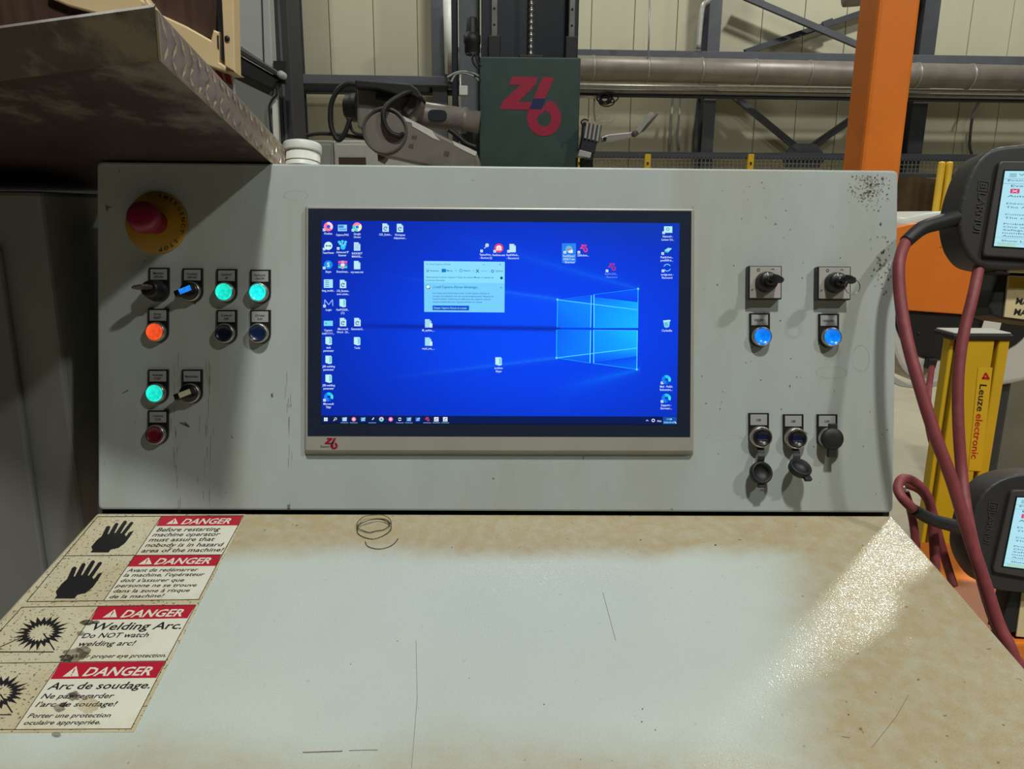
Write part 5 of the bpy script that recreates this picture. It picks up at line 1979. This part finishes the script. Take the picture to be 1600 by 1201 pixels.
b.lathe(M, [(.012, .026), (.0185, .028), (.0205, .031), (.0208, .037), (.0195, .042), (.015, .046), (.008, .0475), (0, .048)], m_er, 40)
b.build('mushroom_head', es)

# ================================================================== THINGS ON THE CONSOLE
b = MB()
tu = PAN(471, 262, -.075)
base = PC(tu.x - PO.x, -.0072, -.080)
jar = thing('plastic_tub', 'small white plastic tub with lid standing on top of the console', 'tub', base)
M = frame(base, VP_, -NP)
b = MB()
b.lathe(M, [(0, 0), (.0235, 0), (.0245, .004), (.0252, .042), (0, .042)], m_white, 32)
for zc in (.012, .02, .0275):
    b.lathe(M, [(.0249, zc), (.0254, zc), (.0254, zc + .0015), (.0249, zc + .0015)], m_ltgrey, 32)
b.build('body', jar)
b = MB()
b.lathe(M, [(.0255, .0415), (.0268, .042), (.0272, .044), (.0272, .052), (.0262, .0545), (.022, .056), (0, .0565)], m_white, 36)
b.build('lid', jar)


def wz(pts):
    return zs((540, 790), .075, pts)


m_wire = mat('dull_steel_wire', (96, 88, 68), .4, .6, var=.2)
b = MB()
b.tube([DSK(x, y, h_) for (x, y), h_ in zip(wz([(255, 450), (350, 350), (560, 285), (760, 290), (915, 385), (800, 490), (640, 520), (490, 552), (350, 510)]), [.004, .005, .005, .004, .003, .0015, .0015, .0015, .002])], .00055, m_wire, 8, 5, closed=True)
b.tube([DSK(x, y, h_) for (x, y), h_ in zip(wz([(245, 540), (238, 370), (380, 225), (590, 195), (800, 200), (930, 290), (950, 430), (900, 540), (720, 650), (540, 690), (330, 630), (245, 540), (270, 400), (400, 330), (640, 265), (850, 300), (950, 400)]), [.001, .004, .006, .007, .006, .005, .004, .002, .0008, .0008, .0008, .0015, .003, .006, .006, .005, .004])], .00055, m_wire, 8, 5)
b.tube([DSK(x, y, .0007) for x, y in wz([(405, 740), (440, 820), (520, 868), (640, 895), (780, 890), (930, 840), (1030, 765), (1092, 680)])], .00055, m_wire, 8, 5)
b.build('wire_loops', None, 'small springy loops of thin steel wire lying on the desk', 'wire')

# ================================================================== RIGHT SIDE
# orange bench
bx0 = atd(1488, 905, 1.32).x
bz = atd(1500, 907, 1.32).z
bench = thing('orange_bench', 'orange steel bench carrying the lower handheld pendant beside the console', 'bench', (bx0 + .4, 1.1, 0))
b = MB()
b.wbox(bx0 - .1, bx0 + .7, 1.0, 1.36, bz - .04, bz, m_orange, .004)
b.build('top', bench)
b = MB()
b.wbox(bx0 - .08, bx0 + .66, 1.02, 1.33, 0, bz - .04, m_orange, .006)
b.build('body', bench)

# light curtain column
LY = 1.52
LC = yplane(LY)
xa, xb = LC(1500, 530).x, LC(1579, 530).x
ltop = LC(1530, 531).z
lc = thing('light_curtain_post', 'yellow light curtain post with red and black lettering down its face', 'post', ((xa + xb) / 2, LY + .05, 0))
m_olive = mat('olive_groove', (96, 78, 22), .5)
m_lyel = mat('light_curtain_yellow', (206, 172, 30), .4, var=.05, scale=12)
wv = xb - xa
b = MB()
b.wbox(xa, xa + wv * .70, LY, LY + .045, .02, ltop, m_lyel, .003)
b.wbox(xa + wv * .78, xb, LY, LY + .045, .02, ltop, m_lyel, .003)
b.wbox(xa + wv * .6, xa + wv * .9, LY + .015, LY + .043, .02, ltop, m_olive)
b.wbox(xa - .008, xa + .02, LY + .012, LY + .04, .02, ltop, m_olive, .002)
b.wbox(xa - .014, xa - .004, LY + .01, LY + .036, .02, ltop, m_lyel, .002)
b.build('profile', lc)
b = MB()
b.wbox(xa - .018, xb + .004, LY - .004, LY + .07, ltop, ltop + .012, m_black, .003)
b.wbox(xa - .015, xb, LY, LY + .066, ltop + .012, ltop + .016, m_ltgrey, .003)
b.build('end_cap', lc)
b = MB()
b.wbox(xa - .06, xb + .06, LY - .06, LY + .15, 0, .02, m_black, .003)
b.build('foot_plate', lc)
m_txr = mat('label_red_print', (186, 30, 40), .45)
b = MB()
b.poly([LC(x, y, .001) for x, y in ((1528.5, 573), (1551, 574), (1533, 736), (1513, 735))], mat('label_yellow_film', (214, 178, 36), .35, var=.03))


def vdown(s, y0, y1, m):
    # lettering reads downwards along the post, letter tops to the right
    x_of = lambda y: 1531.5 - (y - 600) * .122
    L_, R_ = (x_of(y0), y0), (x_of(y1), y1)
    text(b, LC, s, L_, R_, 10.5, m, .0016, .008, up=(1, .1))


vdown('Leuze', 600, 642, m_sblk)
vdown('electronic', 646, 716, m_txr)
for q in ([(1534, 592), (1546, 593), (1543.5, 589), (1536.5, 588.5)], [(1534, 592), (1539.5, 581), (1541, 584.5), (1536.5, 591)], [(1547, 592), (1541.5, 581.5), (1539.5, 585), (1544, 591)]):
    b.poly([LC(x, y, .0016) for x, y in q], m_txr)
b.build('brand_label', lc)

# orange positioner behind
PY = 1.95
PO_ = yplane(PY)
m_casing = mat('off_white_casing', (196, 196, 188), .4, var=.06, scale=8)
pos = thing('welding_positioner', 'orange faced machine head with off-white casing and black recess', 'machine', (PO_(1530, 500).x, PY + .2, 0))
b = MB()
b.prism([PO_(x, y) for x, y in smooth_loop([(1385, 352), (1420, 340), (1460, 332), (1500, 330), (1560, 338), (1620, 360), (1660, 420), (1665, 520), (1640, 580), (1560, 604), (1470, 604), (1432, 597), (1402, 570), (1385, 500)], 4)], (0, .34, 0), m_casing, .015, 3)
b.build('casing', pos)
b = MB()
b.prism([PO_(x, y, .012) for x, y in [(1386, 358), (1420, 350), (1460, 344), (1500, 342), (1560, 347), (1612, 372), (1646, 425), (1650, 514), (1600, 504), (1500, 491), (1402, 484), (1386, 478)]], (0, .02, 0), m_orange, .003)
b.build('orange_face', pos)
b = MB()
b.prism([PO_(x, y, .004) for x, y in smooth_loop([(1401, 484), (1450, 488), (1500, 491), (1600, 504), (1598, 530), (1560, 552), (1500, 562), (1450, 560), (1420, 546), (1402, 515)], 3)], (0, .02, 0), mat('black_recess_cover', (24, 25, 27), .5), .003)
b.lathe(frame(PO_(1436, 521, .005), Vector((0, -1, 0)), _z), [(.004, 0), (.004, .001), (0, .001)], m_navy, 12)
b.build('black_cover', pos)
b = MB()
b.prism([PO_(x, y, .02) for x, y in [(1452, 561), (1466, 561), (1462, 576), (1449, 576)]], (0, .03, 0), m_black, .002)
b.build('cable_gland', pos)
b = MB()
b.prism([PO_(x, y, .006) for x, y in smooth_loop([(1398, 588), (1420, 600), (1450, 598), (1480, 590), (1480, 600), (1450, 606), (1420, 606), (1398, 600)], 2)], (0, .02, 0), m_ltgrey, .002)
b.build('casing_ridge', pos)
b = MB()
for x, y in ((1470, 386), (1475, 383), (1473, 380)):
    b.poly([PO_(px, py, .0125) for px, py in blob(x, y, 1.6, 1.2, 8)], m_scuff)
b.build('scratches', pos)
p0, p1 = PO_(1550, 590), PO_(1592, 590)
b = MB()
b.wbox(p0.x, p1.x, PY + .02, PY + .12, 0, p0.z + .02, m_dark, .01)
b.build('pedestal', pos)
b = MB()
p0 = PO_(1544, 504, .014)
b.prism([PO_(x, y, .0135) for x, y in ((1538, 500), (1565, 503), (1562, 515), (1534, 512))], (0, .001, 0), m_white)
b.build('paper_tag', pos)
b = MB()
p0 = yplane(3.4)(1600, 540)
b.wbox(yplane(3.4)(1577, 540).x, p0.x + .6, 3.4, 3.8, 0, yplane(3.4)(1577, 500).z, mat('olive_grey_machine', (110, 108, 96), .5, var=.15, scale=4), .01)
pb = b.build('machine_base', None, 'low grey machine base with dark slot behind the yellow post', 'machine')
b = MB()
q0, q1 = yplane(3.4)(1585, 570), yplane(3.4)(1640, 588)
b.wbox(q0.x, q1.x, 3.385, 3.4, q1.z, q0.z, m_navy)
b.build('slot', pb)

# handheld pendants
m_pend = mat('charcoal_rubber_sleeve', (46, 44, 45), .5, var=.1, scale=30)
m_pbez = mat('dark_pendant_bezel', (62, 60, 58), .45, var=.08, scale=30)
m_lcdb = mat('pendant_screen_edge', (10, 26, 30), .3)
EVENT = [('Event Log - Event', .04, .135, .62, 7.4), ('Event Message', .08, .21, .62, 9), ('Auto Stop open', .06, .345, .66, 9), ('Description', .06, .44, .46, 7), ('The Automatic Mode', .06, .49, .74, 7), ('Consequences', .06, .585, .50, 7),
         ('The system goes to', .06, .63, .70, 7), ('Probable causes', .06, .71, .54, 7), ('One or more of the', .06, .75, .70, 7), ('Safeguarded Stop', .06, .79, .66, 7), ('number of faults', .06, .83, .62, 7), ('Automatic Mode Safe', .06, .87, .74, 7), ('Show Log', .06, .935, .34, 8)]


def pendant(d, outline, bez, scr, emb, lab, wid):
    pl = Plane(atd(1570, outline[0][1], d), (-.03, -.985, .17))
    po = pl(outline[0][0] + 60, max(y for x, y in outline))
    o = thing('handheld_pendant', lab, 'controller', po)
    b = MB()
    q = [pl(x, y) for x, y in smooth_loop(outline, 3)]
    b.prism(q, -pl.n * .05, m_pend, .014, 4, frontonly=False)
    body = b.build('housing', o)
    b = MB()
    b.prism([pl(x, y, .006) for x, y in rquad(bez, 7, 4)], -pl.n * .008, m_pbez, .002, 2)
    b.build('bezel', o)
    b = MB()
    sq = [Vector(v) for v in scr]
    c_ = (sq[0] + sq[1] + sq[2] + sq[3]) / 4
    b.prism([pl(*(c_ + (v - c_) * 1.03), .0066) for v in sq], -pl.n * .001, m_lcdb)
    b.build('screen_edge', o)
    b = MB()

    def S(s, t_):
        return sq[0].lerp(sq[1], s).lerp(sq[3].lerp(sq[2], s), t_)

    def pol(rect, c, w):
        s0, t0, s1, t1 = rect
        b.poly([pl(*S(s, t_), w) for s, t_ in ((s0, t0), (s1, t0), (s1, t1), (s0, t1))], PIX, lin(c))
    pol((0, 0, 1, 1), (176, 226, 240), .007)
    pol((0, .1, 1, .105), (110, 160, 180), .0073)
    pol((0, .165, 1, .17), (110, 160, 180), .0073)
    pol((0, .885, 1, .888), (110, 160, 180), .0073)
    pol((0, .955, 1, .958), (110, 160, 180), .0073)
    pol((.03, .96, .2, .995), (170, 215, 190), .0073)
    for k in range(3):
        pol((.05, .035 + k * .018, .12, .042 + k * .018), (70, 120, 140), .0073)
    a_, m_, e_ = S(.145, .035), S(.17, .06), S(.195, .035)
    line(b, pl, a_, m_, 1, PIX, .0073, lin((70, 120, 140)))
    line(b, pl, m_, e_, 1, PIX, .0073, lin((70, 120, 140)))
    pol((.08, .235, .17, .295), (206, 60, 110), .0073)
    line(b, pl, S(.10, .25), S(.15, .28), 1, PIX, .0076, lin((240, 220, 230)))
    line(b, pl, S(.15, .25), S(.10, .28), 1, PIX, .0076, lin((240, 220, 230)))
    k_ = (sq[3].y - sq[0].y) / 118
    for s, x0_, t_, x1_, cap in EVENT:
        A, B = S(x0_, t_), S(x1_, t_)
        text(b, pl, s, A, B, cap * .36 * k_, PIX, .0073, .006, ital=.06, col=lin((52, 92, 116)))
    b.build('screen', o)
    b = MB()
    (ex, ey), (fx, fy) = emb
    dvec = Vector((fx - ex, fy - ey))
    n_ = Vector((dvec.y, -dvec.x)).normalized()
    if n_.x < 0:
        n_ = -n_
    text(b, pl, 'LARNUI', (ex + dvec.x * .24, ey + dvec.y * .24), (fx, fy), wid, m_pbez, .0012, .01, up=tuple(n_))
    # framed first letter
    c0 = Vector((ex, ey)) + dvec * .02
    q = [c0 - n_ * 2, c0 + n_ * (wid + 3), c0 + n_ * (wid + 3) + dvec * .18, c0 - n_ * 2 + dvec * .18]
    for i in range(4):
        line(b, pl, q[i], q[(i + 1) % 4], 1.3, m_pbez, .0012)
    text(b, pl, 'B', tuple(c0 + dvec * .04 + n_), tuple(c0 + dvec * .14 + n_), wid * .85, m_pbez, .0013, .01, up=tuple(n_))
    b.build('embossed_lettering', body)
    return o, pl


pu, plu = pendant(.97, [(1575, 227), (1650, 225), (1730, 227), (1768, 248), (1792, 330), (1790, 395), (1755, 419), (1650, 420), (1545, 419), (1512, 398), (1499, 362), (1500, 325), (1515, 275), (1538, 240)],
                  [(1562, 251), (1745, 252), (1738, 412), (1536, 399)], [(1570.5, 267), (1728, 268), (1718, 394), (1553, 384)], ((1533, 280), (1521, 362)), 'charcoal handheld pendant hung on the black holder above the label, screen lit', 11)
pw, plw = pendant(1.10, [(1590, 741), (1650, 739), (1740, 743), (1775, 765), (1798, 840), (1795, 900), (1760, 925), (1650, 927), (1560, 922), (1530, 902), (1513, 868), (1513, 838), (1525, 790), (1550, 757)],
                  [(1581, 765), (1755, 767), (1748, 928), (1551, 893)], [(1589.5, 777), (1740, 781), (1732, 905), (1568, 884)], ((1549, 783), (1537, 848)), 'charcoal handheld pendant resting on the orange bench, screen lit', 9)
# holder post with labels
HP = Plane(atd(1590, 450, 1.012), (-.03, -.985, .17))
hd = thing('pendant_holder', 'black upright pendant holder with beige label plates', 'holder', (HP(1650, 800).x, HP(1650, 800).y, bz))
b = MB()
b.prism([HP(x, y) for x, y in [(1570, 405), (1790, 410), (1790, 516), (1640, 508), (1566, 498), (1550, 492), (1545, 480), (1552, 452), (1563, 428)]], -HP.n * .05, m_black, .003)
b.build('holder_body', hd)
b = MB()
b.prism([HP(x, y, .02) for x, y in [(1558, 409), (1582, 409), (1580, 428), (1555, 425)]], -HP.n * .03, m_dark, .002)
b.build('clip', hd)
m_lab = mat('worn_beige_label', (206, 188, 146), .5, var=.06, scale=40, rgb2=(176, 152, 104), lo=.5, hi=.8)
b = MB()
b.prism([HP(x, y, .024) for x, y in [(1578, 410), (1650, 412), (1650, 428), (1576, 425)]], -HP.n * .004, m_lab, .001)
b.build('upper_tab', hd)
b = MB()
b.prism([HP(x, y, .003) for x, y in [(1576, 430), (1660, 434), (1658, 506), (1569, 495)]], -HP.n * .003, m_lab, .0005)
b.poly([HP(x, y, .0034) for x, y in [(1577.5, 433), (1660, 437), (1660, 453), (1576.5, 449.5)]], mat('label_ochre_band', (176, 142, 34), .5))
text(b, HP, 'MA', (1587, 474), (1607, 476), 9, m_sblk, .0036, .03, ital=.15)
text(b, HP, 'MA', (1584, 491), (1604, 493), 9, m_sblk, .0036, .03, ital=.15)
b.build('label_plate', hd)
b = MB()
q0, q1 = HP(1735, 500, -.02), HP(1790, 500, -.02)
b.wbox(q0.x, q1.x, q0.y + .03, q0.y + .08, bz, q0.z + .02, m_black, .004)
b.build('upright', hd)
b = MB()
LPn = Plane(atd(1590, 950, 1.135), (-.03, -.985, .17))
b.prism([LPn(x, y) for x, y in [(1582, 906), (1700, 912), (1690, 1000), (1562, 986)]], -LPn.n * .03, m_black, .003)
b.prism([LPn(x, y, .002) for x, y in [(1597, 925), (1690, 930), (1682, 1004), (1588, 994)]], -LPn.n * .002, m_lab, .0004)
b.build('lower_bracket', hd)

# red sleeved cables
m_redc = mat('dusty_red_cable_sleeve', (132, 58, 63), .55, var=.18, scale=60, rgb2=(152, 96, 94), lo=.55, hi=.8)


def cable(pts, r, lab, black=None, group=None, tail=()):
    """pts: (px, py, depth); black = number of leading points covered by the black strain relief"""
    P_ = [atd(x, y, d) for x, y, d in pts]
    P_ += [P_[-1] + Vector(v) for v in tail]
    o = thing('red_cable', lab, 'cable', P_[-1], group)
    if black:
        b = MB()
        b.tube(P_[:black + 1], lambda t_: r * (1.55 - .4 * t_), m_black, 12, 6)
        b.build('strain_relief', o)
    b = MB()
    b.tube(P_[black or 0:], r, m_redc, 12, 6)
    b.build('sleeve', o)
    return o


r_c = .0074
cable([(1503, 338, .99), (1470, 347, .98), (1440, 357, .972), (1415, 378, .965), (1405, 410, .95), (1406, 460, .94), (1417, 530, .925), (1436, 600, .91), (1461, 680, .90), (1488, 752, .895), (1512, 830, .89), (1535, 900, .885), (1558, 970, .88), (1590, 1060, .87)], r_c,
      'dusty red cable with black strain relief sweeping left from the upper pendant', 3, tail=((.035, -.01, -.2), (.05, .0, -.5), (.08, -.05, -.81)))
cable([(1530, 414, .99), (1524, 445, .985), (1517, 475, .98), (1506, 520, .975), (1498, 580, .97), (1497, 650, .965), (1502, 730, .96), (1510, 800, .94), (1528, 880, .925), (1548, 950, .915), (1572, 1015, .91), (1595, 1060, .90)], r_c * .95,
      'dusty red cable dropping straight down from under the upper pendant', tail=((.035, .005, -.2), (.06, .0, -.5), (.12, -.05, -.81)))
cable([(1518, 828, 1.10), (1490, 821, 1.09), (1455, 811, 1.08), (1428, 796, 1.07), (1410, 778, 1.07), (1403, 762, 1.08), (1410, 748, 1.09), (1428, 752, 1.10), (1446, 770, 1.11), (1456, 800, 1.12), (1459, 840, 1.12), (1462, 900, 1.12)], r_c * .95,
      'dusty red cable looping back from the lower pendant strain relief', 3)
cable([(1407, 756, 1.13), (1420, 758, 1.13), (1440, 768, 1.14), (1456, 795, 1.15), (1465, 830, 1.15), (1476, 870, 1.15), (1490, 915, 1.15)], r_c * .85, 'dusty red cable running down behind the looped one to the bench')
cable([(1414, 768, 1.15), (1424, 800, 1.15), (1430, 840, 1.15), (1434, 900, 1.15)], r_c * .85, 'short dusty red cable hanging behind the console corner')
cable([(1456, 574, 1.93), (1451, 610, 1.8), (1449, 650, 1.7), (1456, 690, 1.7), (1466, 720, 1.72)], r_c, 'dusty red cable coming from the gland under the black cover')
b = MB()
b.lathe(frame(atd(1407, 761, 1.11), Vector((-.5, -1, .3)), _z), [(0, 0), (.007, 0), (.007, .02), (.005, .024), (0, .024)], m_rail, 14)
b.build('cable_hook', None, 'small bright metal hook through the red cable loops', 'hook')
